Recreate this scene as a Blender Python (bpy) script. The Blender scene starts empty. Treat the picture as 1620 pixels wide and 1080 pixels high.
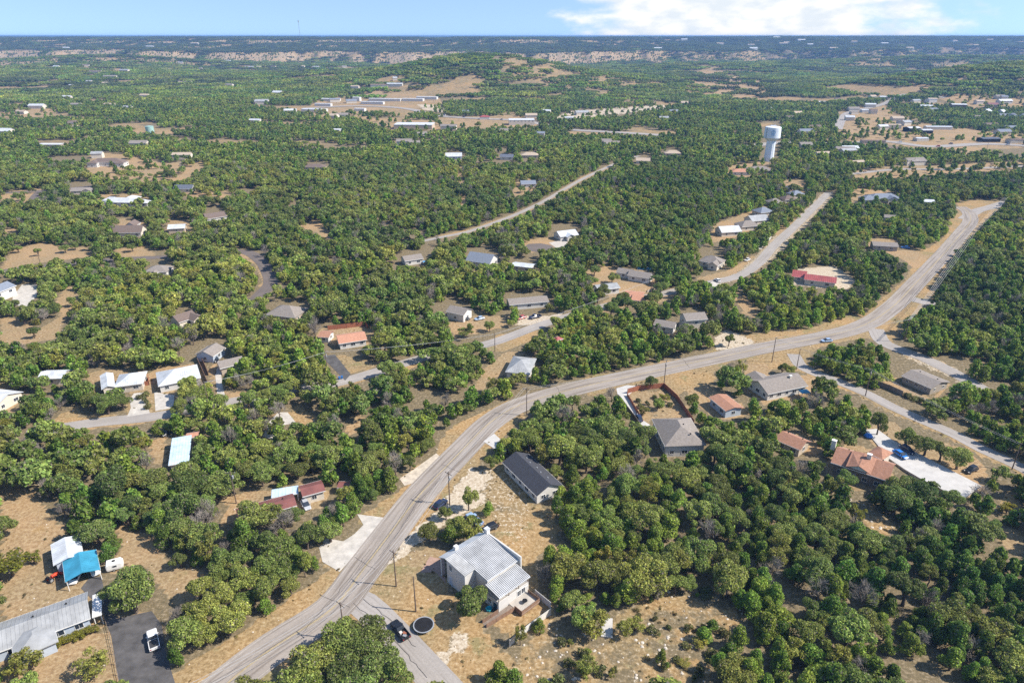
import bpy, math, random
import numpy as np
from mathutils import Matrix, Vector

random.seed(11)
rng = np.random.default_rng(11)
R = math.radians
SC = bpy.context.scene
COL = SC.collection

# ------------------------------------------------------------------ camera, sky, sun, exposure
CAM_H = 115.0
PITCH = math.atan((540 - 57) / 1080.0)          # drone camera looking down by this angle
camd = bpy.data.cameras.new('camera')
camd.lens, camd.sensor_width, camd.sensor_fit = 24.0, 36.0, 'HORIZONTAL'
camd.clip_start, camd.clip_end = 1.0, 80000.0
cam = bpy.data.objects.new('camera', camd)
COL.objects.link(cam)
cam.location = (0, 0, CAM_H)
cam.rotation_euler = (math.pi / 2 - PITCH, 0, 0)
SC.camera = cam

SUN_EL, SUN_AZ = R(45.0), R(-8.0)               # azimuth measured from +x towards +y
sd = Vector((math.cos(SUN_EL) * math.cos(SUN_AZ), math.cos(SUN_EL) * math.sin(SUN_AZ), math.sin(SUN_EL)))
sunl = bpy.data.lights.new('sun', 'SUN')
sunl.energy, sunl.angle, sunl.color = 4.4, R(0.53), (1.0, 0.93, 0.83)
sun = bpy.data.objects.new('sun', sunl)
COL.objects.link(sun)
sun.rotation_euler = sd.to_track_quat('Z', 'Y').to_euler()
sun.location = (60, -20, 200)

wd = bpy.data.worlds.new('World')
SC.world = wd
wd.use_nodes = True
wn, wl = wd.node_tree.nodes, wd.node_tree.links
wn.clear()
def WN(t, **kw):
    n = wn.new(t)
    for k, v in kw.items():
        setattr(n, k, v)
    return n
def wmath(op, a, b=None, c=None):
    n = WN('ShaderNodeMath', operation=op)
    for i, v in enumerate((a, b, c)):
        if v is None: continue
        if isinstance(v, (int, float)): n.inputs[i].default_value = v
        else: wl.new(v, n.inputs[i])
    return n.outputs[0]
sky = WN('ShaderNodeTexSky', sky_type='NISHITA', sun_disc=False)
sky.sun_elevation = SUN_EL
sky.sun_rotation = math.pi / 2 - SUN_AZ          # clockwise from +y
sky.altitude, sky.air_density, sky.dust_density, sky.ozone_density = 300, 1.0, 0.3, 1.6
tc = WN('ShaderNodeTexCoord')
sx = WN('ShaderNodeSeparateXYZ'); wl.new(tc.outputs['Generated'], sx.inputs[0])
# lift the sky dome so that its lowest band is the clear blue seen above the horizon haze
cz = WN('ShaderNodeCombineXYZ'); wl.new(sx.outputs[0], cz.inputs[0]); wl.new(sx.outputs[1], cz.inputs[1])
wl.new(wmath('ADD', wmath('MULTIPLY', wmath('MAXIMUM', sx.outputs[2], 0.0), 0.85), 0.185), cz.inputs[2])
vn = WN('ShaderNodeVectorMath', operation='NORMALIZE'); wl.new(cz.outputs[0], vn.inputs[0]); wl.new(vn.outputs[0], sky.inputs[0])
az = wmath('ARCTAN2', sx.outputs[0], sx.outputs[1])
el = wmath('ARCSINE', sx.outputs[2])
# cumulus banks: three around the horizon, one of them ahead to the right
bank = wmath('COSINE', wmath('MULTIPLY', wmath('SUBTRACT', az, R(17.2)), 3.0))
bank = wmath('MULTIPLY', wmath('SUBTRACT', bank, 0.76), 2.6)
cv = WN('ShaderNodeCombineXYZ')
wl.new(wmath('MULTIPLY', az, 13.0), cv.inputs[0]); wl.new(wmath('MULTIPLY', el, 34.0), cv.inputs[1])
cn = WN('ShaderNodeTexNoise', noise_dimensions='2D'); cn.inputs['Scale'].default_value = 1.0
cn.inputs['Detail'].default_value = 7.0; cn.inputs['Roughness'].default_value = 0.55
wl.new(cv.outputs[0], cn.inputs['Vector'])
dens = wmath('ADD', bank, wmath('MULTIPLY', wmath('SUBTRACT', cn.outputs[0], 0.5), 1.35))
dens = wmath('SUBTRACT', dens, wmath('MULTIPLY', wmath('MAXIMUM', wmath('SUBTRACT', el, 0.09), 0.0), 5.0))
mr = WN('ShaderNodeMapRange', interpolation_type='SMOOTHSTEP')
mr.inputs['From Min'].default_value, mr.inputs['From Max'].default_value = -0.06, 0.44
wl.new(dens, mr.inputs['Value'])
cn2 = WN('ShaderNodeTexNoise', noise_dimensions='2D'); cn2.inputs['Scale'].default_value = 1.9
cn2.inputs['Detail'].default_value = 5.0; wl.new(cv.outputs[0], cn2.inputs['Vector'])
cr = WN('ShaderNodeValToRGB')
cr.color_ramp.elements[0].position, cr.color_ramp.elements[0].color = 0.34, (4.0, 4.35, 4.7, 1)
cr.color_ramp.elements[1].position, cr.color_ramp.elements[1].color = 0.60, (5.2, 5.2, 5.15, 1)
wl.new(cn2.outputs[0], cr.inputs[0])
mx = WN('ShaderNodeMix', data_type='RGBA')
wl.new(mr.outputs[0], mx.inputs['Factor']); wl.new(sky.outputs[0], mx.inputs['A']); wl.new(cr.outputs[0], mx.inputs['B'])
bg = WN('ShaderNodeBackground'); bg.inputs['Strength'].default_value = 0.124
wl.new(mx.outputs['Result'], bg.inputs['Color'])
wo = WN('ShaderNodeOutputWorld'); wl.new(bg.outputs[0], wo.inputs['Surface'])

SC.view_settings.view_transform = 'Standard'
SC.view_settings.look = 'None'
SC.view_settings.exposure = 0.75
SC.view_settings.gamma = 1.0
SC.render.engine = 'CYCLES'
cy = SC.cycles
cy.max_bounces, cy.diffuse_bounces, cy.glossy_bounces, cy.transmission_bounces = 5, 3, 2, 3
cy.volume_bounces, cy.transparent_max_bounces = 0, 4
cy.use_denoising = False
cy.caustics_reflective = cy.caustics_refractive = False

# ------------------------------------------------------------------ survey: photo pixel (1620 x 1080) -> point on the ground
FP = 1080.0
CP, SP = math.cos(PITCH), math.sin(PITCH)
def G(px, py, z=0.0):
    u, v = (px - 810) / FP, (540 - py) / FP
    t = (z - CAM_H) / (-SP + v * CP)
    return (u * t, (CP + v * SP) * t)
def P(x, y, z):
    dz = z - CAM_H
    f = y * CP - dz * SP
    return 810 + FP * x / f, 540 - FP * (y * SP + dz * CP) / f

# ------------------------------------------------------------------ helpers
class MB:
    def __init__(s): s.v, s.f = [], []
    def add(s, vs, fs):
        o = len(s.v); s.v += [tuple(p) for p in vs]; s.f += [tuple(i + o for i in f) for f in fs]; return s
    def box(s, x0, x1, y0, y1, z0, z1, M=None):
        vs = [(x, y, z) for z in (z0, z1) for (x, y) in ((x0, y0), (x1, y0), (x1, y1), (x0, y1))]
        if M is not None: vs = [tuple(M @ Vector(p)) for p in vs]
        return s.add(vs, [(3, 2, 1, 0), (4, 5, 6, 7), (0, 1, 5, 4), (1, 2, 6, 5), (2, 3, 7, 6), (3, 0, 4, 7)])
    def bar(s, p, q, w, h=None):
        h = h or w; p, q = Vector(p), Vector(q); d = (q - p)
        L = d.length
        M = Matrix.Translation(p) @ d.to_track_quat('X', 'Z').to_matrix().to_4x4()
        return s.box(0, L, -w / 2, w / 2, -h / 2, h / 2, M)
    def tube(s, pts, rs, n=6, cap=True):
        o = len(s.v); pts = [Vector(p) for p in pts]
        for i, p in enumerate(pts):
            d = (pts[min(i + 1, len(pts) - 1)] - pts[max(i - 1, 0)]).normalized()
            a = d.orthogonal().normalized(); b = d.cross(a)
            r = rs[i] if hasattr(rs, '__len__') else rs
            for k in range(n):
                t = 2 * math.pi * k / n
                s.v.append(tuple(p + (a * math.cos(t) + b * math.sin(t)) * r))
        for i in range(len(pts) - 1):
            for k in range(n):
                a0, a1 = o + i * n + k, o + i * n + (k + 1) % n
                s.f.append((a0, a1, a1 + n, a0 + n))
        if cap:
            s.f.append(tuple(o + (len(pts) - 1) * n + k for k in range(n)))
            s.f.append(tuple(o + k for k in reversed(range(n))))
        return s
    def lathe(s, prof, n=20, c=(0, 0), cap=True):
        o = len(s.v)
        for (r, z) in prof:
            for k in range(n):
                t = 2 * math.pi * k / n
                s.v.append((c[0] + r * math.cos(t), c[1] + r * math.sin(t), z))
        for i in range(len(prof) - 1):
            for k in range(n):
                a0, a1 = o + i * n + k, o + i * n + (k + 1) % n
                s.f.append((a0, a1, a1 + n, a0 + n))
        if not cap:
            for k in range(n): s.f.append((o + (k + 1) % n, o + k, o + (len(prof) - 1) * n + k, o + (len(prof) - 1) * n + (k + 1) % n))
            return s
        s.f.append(tuple(o + (len(prof) - 1) * n + k for k in range(n)))
        s.f.append(tuple(o + k for k in reversed(range(n))))
        return s
    def prism(s, poly, z0, z1):
        n = len(poly)
        area = sum(poly[i][0] * poly[(i + 1) % n][1] - poly[(i + 1) % n][0] * poly[i][1] for i in range(n))
        if area < 0: poly = poly[::-1]
        zz0 = z0 if hasattr(z0, '__len__') else [z0] * n
        zz1 = z1 if hasattr(z1, '__len__') else [z1] * n
        return s.add([(p[0], p[1], z) for p, z in zip(poly, zz0)] + [(p[0], p[1], z) for p, z in zip(poly, zz1)],
                     [tuple(reversed(range(n))), tuple(range(n, 2 * n))] + [(i, (i + 1) % n, n + (i + 1) % n, n + i) for i in range(n)])
    def mesh(s, name, m, smooth=False):
        me = bpy.data.meshes.new(name); me.from_pydata(s.v, [], s.f); me.update()
        if m: me.materials.append(m)
        if smooth: me.polygons.foreach_set('use_smooth', [True] * len(me.polygons))
        return me
    def build(s, name, m, parent=None, smooth=False, loc=None):
        return link(name, s.mesh(name, m, smooth), parent, loc)
def link(name, me, parent=None, loc=None, rz=0.0, scale=None):
    o = bpy.data.objects.new(name, me); COL.objects.link(o)
    if parent: o.parent = parent
    if loc is not None: o.location = loc
    if rz: o.rotation_euler = (0, 0, rz)
    if scale is not None: o.scale = scale
    return o
LAND = []                                         # things one can find: (phrase, x, y)
def tag(o, label=None, cat=None, group=None, kind=None, mark=None):
    if label: o['label'] = label
    if cat: o['category'] = cat
    if group: o['group'] = group
    if kind: o['kind'] = kind
    if mark: LAND.append((mark, o.location.x, o.location.y))
    return o
def empty(name, x, y, z=0.0, rz=0.0):
    o = bpy.data.objects.new(name, None); o.empty_display_size = 0.5
    COL.objects.link(o); o.location = (x, y, z); o.rotation_euler = (0, 0, rz)
    return o
def copy_tree(o, parent=None):
    c = o.copy(); COL.objects.link(c); c.parent = parent
    for ch in o.children: copy_tree(ch, c)
    return c

# ------------------------------------------------------------------ materials
def mat(name, base, rough=0.85, var=0.25, scale=1.0, detail=4, bump=0.0, bscale=8.0, spec=0.3, metal=0.0, rand=0.0, hue=0.0, c2=None, coord='Object'):
    m = bpy.data.materials.new(name); m.use_nodes = True
    n, l = m.node_tree.nodes, m.node_tree.links
    b = n['Principled BSDF']
    b.inputs['Roughness'].default_value = rough
    b.inputs['Specular IOR Level'].default_value = spec
    b.inputs['Metallic'].default_value = metal
    t = n.new('ShaderNodeTexCoord')
    nz = n.new('ShaderNodeTexNoise'); nz.inputs['Scale'].default_value = scale; nz.inputs['Detail'].default_value = detail
    nz.inputs['Roughness'].default_value = 0.65
    l.new(t.outputs[coord], nz.inputs['Vector'])
    r = n.new('ShaderNodeValToRGB')
    k2 = c2 or tuple(min(1, c * (1 + var)) for c in base)
    k1 = base if c2 else tuple(c * (1 - var) for c in base)
    r.color_ramp.elements[0].position, r.color_ramp.elements[1].position = 0.32, 0.68
    r.color_ramp.elements[0].color = (*k1, 1); r.color_ramp.elements[1].color = (*k2, 1)
    l.new(nz.outputs[0], r.inputs[0])
    out = r.outputs[0]
    if rand or hue:
        oi = n.new('ShaderNodeObjectInfo'); h = n.new('ShaderNodeHueSaturation')
        def rng_node(a, c, src):
            q = n.new('ShaderNodeMapRange'); q.inputs['To Min'].default_value = a; q.inputs['To Max'].default_value = c
            l.new(src, q.inputs['Value']); return q.outputs[0]
        w = n.new('ShaderNodeTexWhiteNoise'); w.noise_dimensions = '1D'; l.new(oi.outputs['Random'], w.inputs['W'])
        l.new(rng_node(0.5 - hue, 0.5 + hue * 0.55, oi.outputs['Random']), h.inputs['Hue'])
        l.new(rng_node(1 - rand, 1 + rand, w.outputs['Value']), h.inputs['Value'])
        l.new(out, h.inputs['Color']); out = h.outputs[0]
    l.new(out, b.inputs['Base Color'])
    if bump:
        z2 = n.new('ShaderNodeTexNoise'); z2.inputs['Scale'].default_value = bscale; z2.inputs['Detail'].default_value = 5
        l.new(t.outputs[coord], z2.inputs['Vector'])
        bp = n.new('ShaderNodeBump'); bp.inputs['Strength'].default_value = 0.6; bp.inputs['Distance'].default_value = bump
        l.new(z2.outputs[0], bp.inputs['Height']); l.new(bp.outputs[0], b.inputs['Normal'])
    return m
def leaf_mat(name, base, hue=0.02, rand=0.3, trans=0.38, var=0.35, sat=0.15):
    m = mat(name, base, rough=0.6, var=var, scale=1.3, detail=3, spec=0.25, rand=rand, hue=hue)
    n, l = m.node_tree.nodes, m.node_tree.links
    b = n['Principled BSDF']; out = n['Material Output']
    src = b.inputs['Base Color'].links[0].from_socket
    g = n.new('ShaderNodeNewGeometry'); h = n.new('ShaderNodeHueSaturation')
    for k, (sock, a, c) in enumerate((('Value', 0.50, 1.50), ('Hue', 0.482, 0.517))):
        w = n.new('ShaderNodeTexWhiteNoise'); w.noise_dimensions = '1D'
        ad = n.new('ShaderNodeMath'); ad.operation = 'ADD'; ad.inputs[1].default_value = 3.7 * k
        l.new(g.outputs['Random Per Island'], ad.inputs[0]); l.new(ad.outputs[0], w.inputs['W'])
        q = n.new('ShaderNodeMapRange'); q.inputs['To Min'].default_value = a; q.inputs['To Max'].default_value = c
        l.new(w.outputs['Value'], q.inputs['Value']); l.new(q.outputs[0], h.inputs[sock])
    # stands differ: broad drifts of drier and darker trees across the land
    sp = n.new('ShaderNodeMapping'); sp.inputs['Scale'].default_value = (0.011, 0.011, 0.0); l.new(g.outputs['Position'], sp.inputs[0])
    dn = n.new('ShaderNodeTexNoise'); dn.inputs['Scale'].default_value = 1.0; dn.inputs['Detail'].default_value = 4; l.new(sp.outputs[0], dn.inputs['Vector'])
    dr = n.new('ShaderNodeValToRGB'); dr.color_ramp.elements[0].position, dr.color_ramp.elements[1].position = 0.36, 0.66
    dr.color_ramp.elements[0].color = (0.76, 0.82, 0.86, 1); dr.color_ramp.elements[1].color = (1.42, 1.28, 1.06, 1); l.new(dn.outputs[0], dr.inputs[0])
    dm = n.new('ShaderNodeMix'); dm.data_type = 'RGBA'; dm.blend_type = 'MULTIPLY'; dm.inputs['Factor'].default_value = 1.0; l.new(src, dm.inputs['A']); l.new(dr.outputs[0], dm.inputs['B'])
    l.new(dm.outputs['Result'], h.inputs['Color']); l.new(h.outputs[0], b.inputs['Base Color'])
    # a few grey twigs and dead sprays among the leaves
    tw = n.new('ShaderNodeMath'); tw.operation = 'GREATER_THAN'; tw.inputs[1].default_value = 0.935; l.new(g.outputs['Random Per Island'], tw.inputs[0])
    tm = n.new('ShaderNodeMix'); tm.data_type = 'RGBA'; l.new(tw.outputs[0], tm.inputs['Factor']); l.new(h.outputs[0], tm.inputs['A']); tm.inputs['B'].default_value = (0.25, 0.215, 0.165, 1)
    l.new(tm.outputs['Result'], b.inputs['Base Color'])
    tr = n.new('ShaderNodeBsdfTranslucent'); l.new(tm.outputs['Result'], tr.inputs['Color'])
    mix = n.new('ShaderNodeMixShader'); mix.inputs[0].default_value = trans
    l.new(b.outputs[0], mix.inputs[1]); l.new(tr.outputs[0], mix.inputs[2]); l.new(mix.outputs[0], out.inputs['Surface'])
    return m
M = {}
M['oak_leaf'] = leaf_mat('oak_leaf', (0.226, 0.288, 0.072), hue=0.030, rand=0.33)
M['juniper_leaf'] = leaf_mat('juniper_leaf', (0.184, 0.284, 0.046), hue=0.030, rand=0.33)
M['elm_leaf'] = leaf_mat('elm_leaf', (0.26, 0.285, 0.062), hue=0.025, rand=0.25)
M['shrub_leaf'] = leaf_mat('shrub_leaf', (0.15, 0.175, 0.065), hue=0.03, rand=0.3)
M['yellow_leaf'] = leaf_mat('yellow_leaf', (0.26, 0.25, 0.03), hue=0.01, rand=0.1)
M['tuft'] = leaf_mat('tuft', (0.27, 0.225, 0.105), hue=0.02, rand=0.3)
M['cedar_shade_leaf'] = leaf_mat('cedar_shade_leaf', (0.115, 0.150, 0.048), hue=0.02, rand=0.25)  # dark cedar green, also standing in for shade on the far slopes
M['bark'] = mat('bark', (0.13, 0.10, 0.075), 0.95, 0.35, 3.0, bump=0.05, bscale=6)
M['twig'] = mat('twig', (0.27, 0.235, 0.20), 0.95, 0.25, 1.5, rand=0.2)
M['asphalt'] = mat('asphalt', (0.285, 0.250, 0.220), 0.95, 0.10, 0.15, bump=0.01, bscale=30)
M['street'] = mat('street', (0.31, 0.285, 0.265), 0.95, 0.10, 0.2)
M['dark_road'] = mat('dark_road', (0.135, 0.115, 0.105), 0.95, 0.2, 0.25)
M['black_drive'] = mat('black_drive', (0.095, 0.09, 0.088), 0.95, 0.35, 0.35, detail=6)
M['concrete'] = mat('concrete', (0.48, 0.445, 0.395), 0.9, 0.22, 0.5, detail=6)
M['white_concrete'] = mat('white_concrete', (0.50, 0.48, 0.45), 0.85, 0.12, 0.5, detail=7)
M['old_concrete'] = mat('old_concrete', (0.46, 0.42, 0.37), 0.95, 0.16, 0.45, detail=6)
M['gravel'] = mat('gravel', (0.50, 0.43, 0.34), 0.95, 0.25, 0.6, detail=8, bump=0.03)
M['patio'] = mat('patio', (0.37, 0.245, 0.19), 0.95, 0.15, 1.2)
M['yellow_paint'] = mat('yellow_paint', (0.42, 0.33, 0.17), 0.9, 0.3, 1.5, detail=7)
M['white_paint'] = mat('white_paint', (0.44, 0.41, 0.37), 0.9, 0.25, 1.5, detail=7)
M['tar'] = mat('tar', (0.10, 0.092, 0.085), 0.8, 0.3, 1.0)
M['white_wall'] = mat('white_wall', (0.60, 0.58, 0.545), 0.85, 0.06, 0.8)
M['cream_wall'] = mat('cream_wall', (0.62, 0.56, 0.47), 0.85, 0.08, 0.8)
M['tan_wall'] = mat('tan_wall', (0.47, 0.39, 0.30), 0.85, 0.1, 0.8)
M['taupe_wall'] = mat('taupe_wall', (0.36, 0.32, 0.27), 0.85, 0.08, 0.8)
M['stone_wall'] = mat('stone_wall', (0.52, 0.46, 0.38), 0.9, 0.28, 2.5, detail=6, bump=0.03)
M['blue_wall'] = mat('blue_wall', (0.44, 0.50, 0.58), 0.85, 0.06, 0.8)
M['trim'] = mat('trim', (0.76, 0.75, 0.72), 0.7, 0.05, 1.0)
M['glass'] = mat('glass', (0.035, 0.045, 0.06), 0.12, 0.2, 0.5, spec=0.6)
M['dark'] = mat('dark', (0.022, 0.022, 0.024), 0.95, 0.2, 1.0, spec=0.05)
M['wood'] = mat('wood', (0.24, 0.15, 0.10), 0.9, 0.25, 1.5, detail=6)
M['red_wood'] = mat('red_wood', (0.30, 0.115, 0.065), 0.9, 0.25, 1.5, detail=6)
M['grey_wood'] = mat('grey_wood', (0.23, 0.185, 0.15), 0.9, 0.25, 1.5, detail=6)
M['pole_wood'] = mat('pole_wood', (0.15, 0.11, 0.085), 0.9, 0.25, 2.0)
M['wire'] = mat('wire', (0.42, 0.41, 0.40), 0.5, 0.1, 1.0)
M['steel'] = mat('steel', (0.42, 0.43, 0.44), 0.4, 0.1, 1.0, metal=0.4)
M['fence_white'] = mat('fence_white', (0.62, 0.60, 0.56), 0.9, 0.12, 1.2, detail=6)
M['rock'] = mat('rock', (0.56, 0.50, 0.42), 0.95, 0.3, 1.5, detail=6, bump=0.03)
def roof_mat(name, c, metal=False, var=0.2):
    M[name] = mat(name, c, 0.42 if metal else 0.92, var, 0.35 if metal else 1.6, detail=3 if metal else 8, spec=0.5 if metal else 0.2,
                  bump=0.0 if metal else 0.02, bscale=14)
for nm, c, mt in (('r_charcoal', (0.058, 0.060, 0.070), 0), ('r_white', (0.62, 0.62, 0.615), 1), ('r_silver', (0.53, 0.545, 0.56), 1), ('r_grey', (0.33, 0.335, 0.335), 1),
                  ('r_taupe', (0.245, 0.215, 0.19), 0), ('r_brown', (0.165, 0.125, 0.105), 0), ('r_darkbrown', (0.105, 0.082, 0.075), 0), ('r_rust', (0.36, 0.19, 0.125), 0),
                  ('r_maroon', (0.215, 0.085, 0.070), 1), ('r_red', (0.34, 0.085, 0.075), 1), ('r_terracotta', (0.46, 0.235, 0.155), 0), ('r_bluegrey', (0.20, 0.225, 0.27), 0),
                  ('r_slate', (0.12, 0.135, 0.17), 0), ('r_blue', (0.05, 0.28, 0.42), 1), ('r_paleblue', (0.50, 0.62, 0.70), 1), ('r_tan', (0.43, 0.345, 0.26), 0),
                  ('r_palewhite', (0.55, 0.575, 0.60), 1)):
    roof_mat(nm, c, bool(mt))
# ------------------------------------------------------------------ terrain
_T = np.random.default_rng(5).random((256, 256))
def vnoise(x, y):
    x, y = np.asarray(x, float), np.asarray(y, float)
    i, j = np.floor(x).astype(int), np.floor(y).astype(int)
    fx, fy = x - i, y - j
    fx, fy = fx * fx * (3 - 2 * fx), fy * fy * (3 - 2 * fy)
    a, b = _T[i % 256, j % 256], _T[(i + 1) % 256, j % 256]
    c, d = _T[i % 256, (j + 1) % 256], _T[(i + 1) % 256, (j + 1) % 256]
    return (a * (1 - fx) + b * fx) * (1 - fy) + (c * (1 - fx) + d * fx) * fy
def fbm(x, y, o=4):
    s, a, t = 0, 0.5, 0
    for k in range(o):
        s = s + a * vnoise(x * 2 ** k + 17.3 * k, y * 2 ** k + 9.1 * k); t += a; a *= 0.5
    return s / t
def sst(a, b, x):
    t = np.clip((np.asarray(x, float) - a) / (b - a), 0, 1); return t * t * (3 - 2 * t)
def escarp(x, y):
    edge = 3180 + 110 * (vnoise(x / 75.0 + 2.2, y * 0 + 1.7) - 0.5) + 45 * (vnoise(x / 31.0, y * 0 + 4.1) - 0.5) + 620 * (fbm(x / 800 + 3.1, y * 0 + 0.5, 3) - 0.5) + 400 * (vnoise(x / 260.0, y * 0 + 7.7) - 0.5) + 900 * sst(700, 2600, x) * (vnoise(x / 900.0 + 8, 3.3 + y * 0))
    return (y - edge)
def hfun(x, y):
    x, y = np.asarray(x, float), np.asarray(y, float)
    far = sst(750, 1600, y)
    h = far * (fbm(x / 700, y / 700, 3) - 0.5) * 22
    for (cx, cy, rx, ry, hh) in ((-70, 1760, 260, 230, 62), (-330, 2050, 420, 300, 22), (300, 1900, 500, 350, 16), (1050, 1500, 300, 220, 50), (1500, 1750, 500, 350, 45), (-1500, 2300, 600, 400, 20), (1750, 2800, 800, 190, 44), (-1650, 2850, 650, 180, 36), (650, 2500, 420, 170, 26), (-500, 2750, 380, 150, 20)):
        h = h + hh * np.exp(-((x - cx) / rx) ** 2 - ((y - cy) / ry) ** 2)
    e = escarp(x, y)
    top = 54 + 12 * sst(500, 2500, x) + 16 * (fbm(x / 600 + 2, y / 600, 3) - 0.5)
    h = h * (1 - sst(0, 500, e)) + top * (0.45 * sst(-150, 330, e) + 0.55 * sst(60, 230, e))
    h = h + sst(300, 1500, e) * (14 + 62 * (1 - np.abs(2 * fbm(x / 520 + 6, y / 640, 3) - 1)) ** 1.5) + sst(4800, 7500, y) * (fbm(x / 1500, y / 1700, 4) - 0.5) * 30 + sst(7500, 16000, y) * 16 * (fbm(x / 3000 + 5, y / 5000, 3) - 0.3)
    h = np.where(h > 94, 94 + (h - 94) * 0.30, h)
    return h
def hz(x, y): return float(hfun(x, y))
def GT(px, py, z=0.0):
    """pixel to terrain, walking out along the view ray"""
    x, y = G(px, py, z)
    if y < 690: return x, y
    for _ in range(24):
        h = hz(x, y) + z
        nx, ny = G(px, py, min(h, CAM_H - 3))
        x, y = x + 0.5 * (nx - x), y + 0.5 * (ny - y)
    return x, y

# ground types, surveyed from the photograph: polygon, kind (grass / dirt / caliche / litter), keep trees off?
AREAS = []
def area(kind, pts, clear=True):
    q = np.array(pts, float)
    if clear == 'hard': clear = True
    elif clear and kind in ('dirt', 'caliche', 'grass') and q[:, 1].mean() < 335: clear = 'soft'
    AREAS.append((kind, q, clear))
# road verges
area('verge', [(262,1085),(285,1058),(340,1020),(400,985),(450,950),(490,925),(515,905),(503,880),(508,858),(545,858),(572,830),(566,812),(585,805),(640,770),(630,755),(684,721),(705,680),(742,660),(780,642),(810,632),(847,625),(892,612),(935,592),(1005,587),(1035,572),(1105,565),(1130,552),(1142,527),(1180,530),(1215,525),(1265,522),(1302,512),(1340,500),(1370,495),(1400,467),(1430,445),(1443,420),(1440,398),(1465,393),(1487,380),(1500,365),(1502,345),(1515,335),(1512,322),(1540,316),(1590,318),(1587,327),(1566,342),(1550,362),(1507,405),(1500,425),(1485,450),(1478,480),(1440,502),(1422,520),(1412,545),(1392,545),(1375,535),(1335,540),(1295,550),(1275,570),(1290,585),(1330,598),(1320,606),(1262,586),(1220,585),(1195,585),(1185,572),(1160,570),(1132,588),(1132,602),(1117,614),(1085,615),(1072,632),(1047,612),(1040,606),(1010,606),(985,615),(972,616),(945,625),(917,624),(892,628),(860,634),(836,645),(828,660),(800,690),(760,730),(720,790),(690,820),(650,855),(605,905),(590,950),(620,985),(665,1025),(725,1085),(640,1085),(600,1000),(570,975),(545,1000),(500,1040),(455,1085)])
area('grass', [(590,945),(605,900),(650,870),(700,880),(708,930),(760,985),(790,1015),(805,1040),(790,1085),(715,1085),(650,1010)])
area('dirt', [(690,890),(672,900),(640,895),(650,870),(690,862),(712,872)])
area('grass', [(720,800),(760,745),(785,735),(800,735),(850,800),(870,805),(885,830),(870,870),(850,880),(850,930),(875,955),(872,985),(810,1020),(780,985),(830,920),(820,885),(775,840)])
area('caliche', [(640,880),(610,900),(640,850),(690,810),(745,740),(780,745),(770,790),(700,830)])
area('speckle', [(760,775),(785,745),(800,755),(840,800),(838,850),(825,875),(790,838),(765,805)])
area('caliche', [(710,1010),(730,1000),(745,1015),(735,1035),(712,1030)])
area('caliche', [(690,1035),(705,1030),(715,1050),(700,1052)])
area('rocky', [(810,1030),(870,985),(900,1000),(950,1000),(985,960),(1000,945),(1060,925),(1110,950),(1170,960),(1180,985),(1130,1010),(1110,1040),(1150,1085),(800,1085)])
area('grass', [(900,800),(880,830),(860,870),(900,880),(880,850)], False)
# bottom left yards
area('dirt', [(0,765),(30,765),(60,780),(75,810),(110,840),(82,855),(78,895),(102,925),(60,960),(0,975)])
area('dirt', [(0,1085),(0,1030),(30,1050),(60,1030),(100,1010),(150,985),(175,1010),(190,1085)])
area('dirt', [(165,900),(195,870),(190,850),(225,838),(245,850),(262,880),(285,900),(330,900),(335,930),(300,955),(275,960),(258,940),(250,915),(225,895),(185,905)])
area('dirt', [(60,955),(80,920),(160,910),(165,940),(140,930),(60,970)])
area('drive', [(127,930),(140,912),(160,910),(168,940),(185,975),(240,965),(258,985),(262,1030),(270,1085),(185,1085),(172,1000)])
area('dirt', [(0,985),(60,955),(105,925),(130,945),(160,945),(165,975),(150,990),(90,1020),(0,1050)])
area('dirt', [(235,700),(262,690),(300,690),(300,735),(265,738),(245,735)])
area('dirt', [(180,836),(198,812),(228,838),(215,870),(190,862)], False)
area('dirt', [(350,830),(365,800),(345,790),(370,780),(470,770),(475,760),(512,756),(520,785),(515,800),(480,812),(462,803),(430,801),(400,804),(385,815),(375,825)])
# left street and houses on it
area('grass', [(80,665),(125,640),(128,660),(160,655),(200,660),(195,640),(212,622),(240,618),(278,625),(276,646),(300,640),(290,655),(255,665),(195,675),(110,680),(95,676)])
area('dirt', [(130,595),(158,585),(175,580),(235,590),(250,580),(318,575),(320,600),(278,615),(278,628),(235,622),(210,622),(160,615),(145,612)])
area('dirt', [(70,590),(110,588),(110,604),(75,604)])
area('dirt', [(0,605),(22,608),(35,625),(25,640),(22,655),(0,660)])
area('dirt', [(330,585),(340,575),(350,600),(360,620),(400,618),(395,630),(370,640),(345,635),(335,610)])
area('grass', [(470,615),(480,610),(545,600),(560,592),(600,580),(640,572),(668,566),(672,575),(640,585),(605,592),(570,605),(530,615),(480,620)])
area('drive', [(508,562),(530,560),(553,590),(545,600),(535,597)])
area('grass', [(530,560),(560,565),(600,575),(590,582),(556,590)])
area('grass', [(420,655),(460,650),(470,640),(505,660),(500,672),(465,668)])
area('dirt', [(540,680),(565,665),(560,650),(575,655),(575,680),(555,690)])
area('dirt', [(757,590),(800,555),(835,560),(852,575),(838,590),(795,595),(760,600)])
area('dirt', [(745,620),(755,600),(782,592),(765,615)])
area('grass', [(765,545),(785,530),(850,520),(850,535),(800,556),(770,556)])
area('dirt', [(770,540),(805,528),(850,510),(880,500),(885,505),(855,519),(805,538),(775,546)])
area('dirt', [(712,510),(745,500),(800,500),(800,515),(770,525),(720,532),(710,520)])
area('caliche', [(812,515),(830,500),(860,500),(890,495),(895,500),(850,515)])
area('dirt', [(925,430),(960,420),(985,425),(1030,430),(1050,445),(1040,465),(1065,455),(1075,462),(1045,480),(1000,480),(960,495),(935,492),(965,470),(940,455)])
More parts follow.
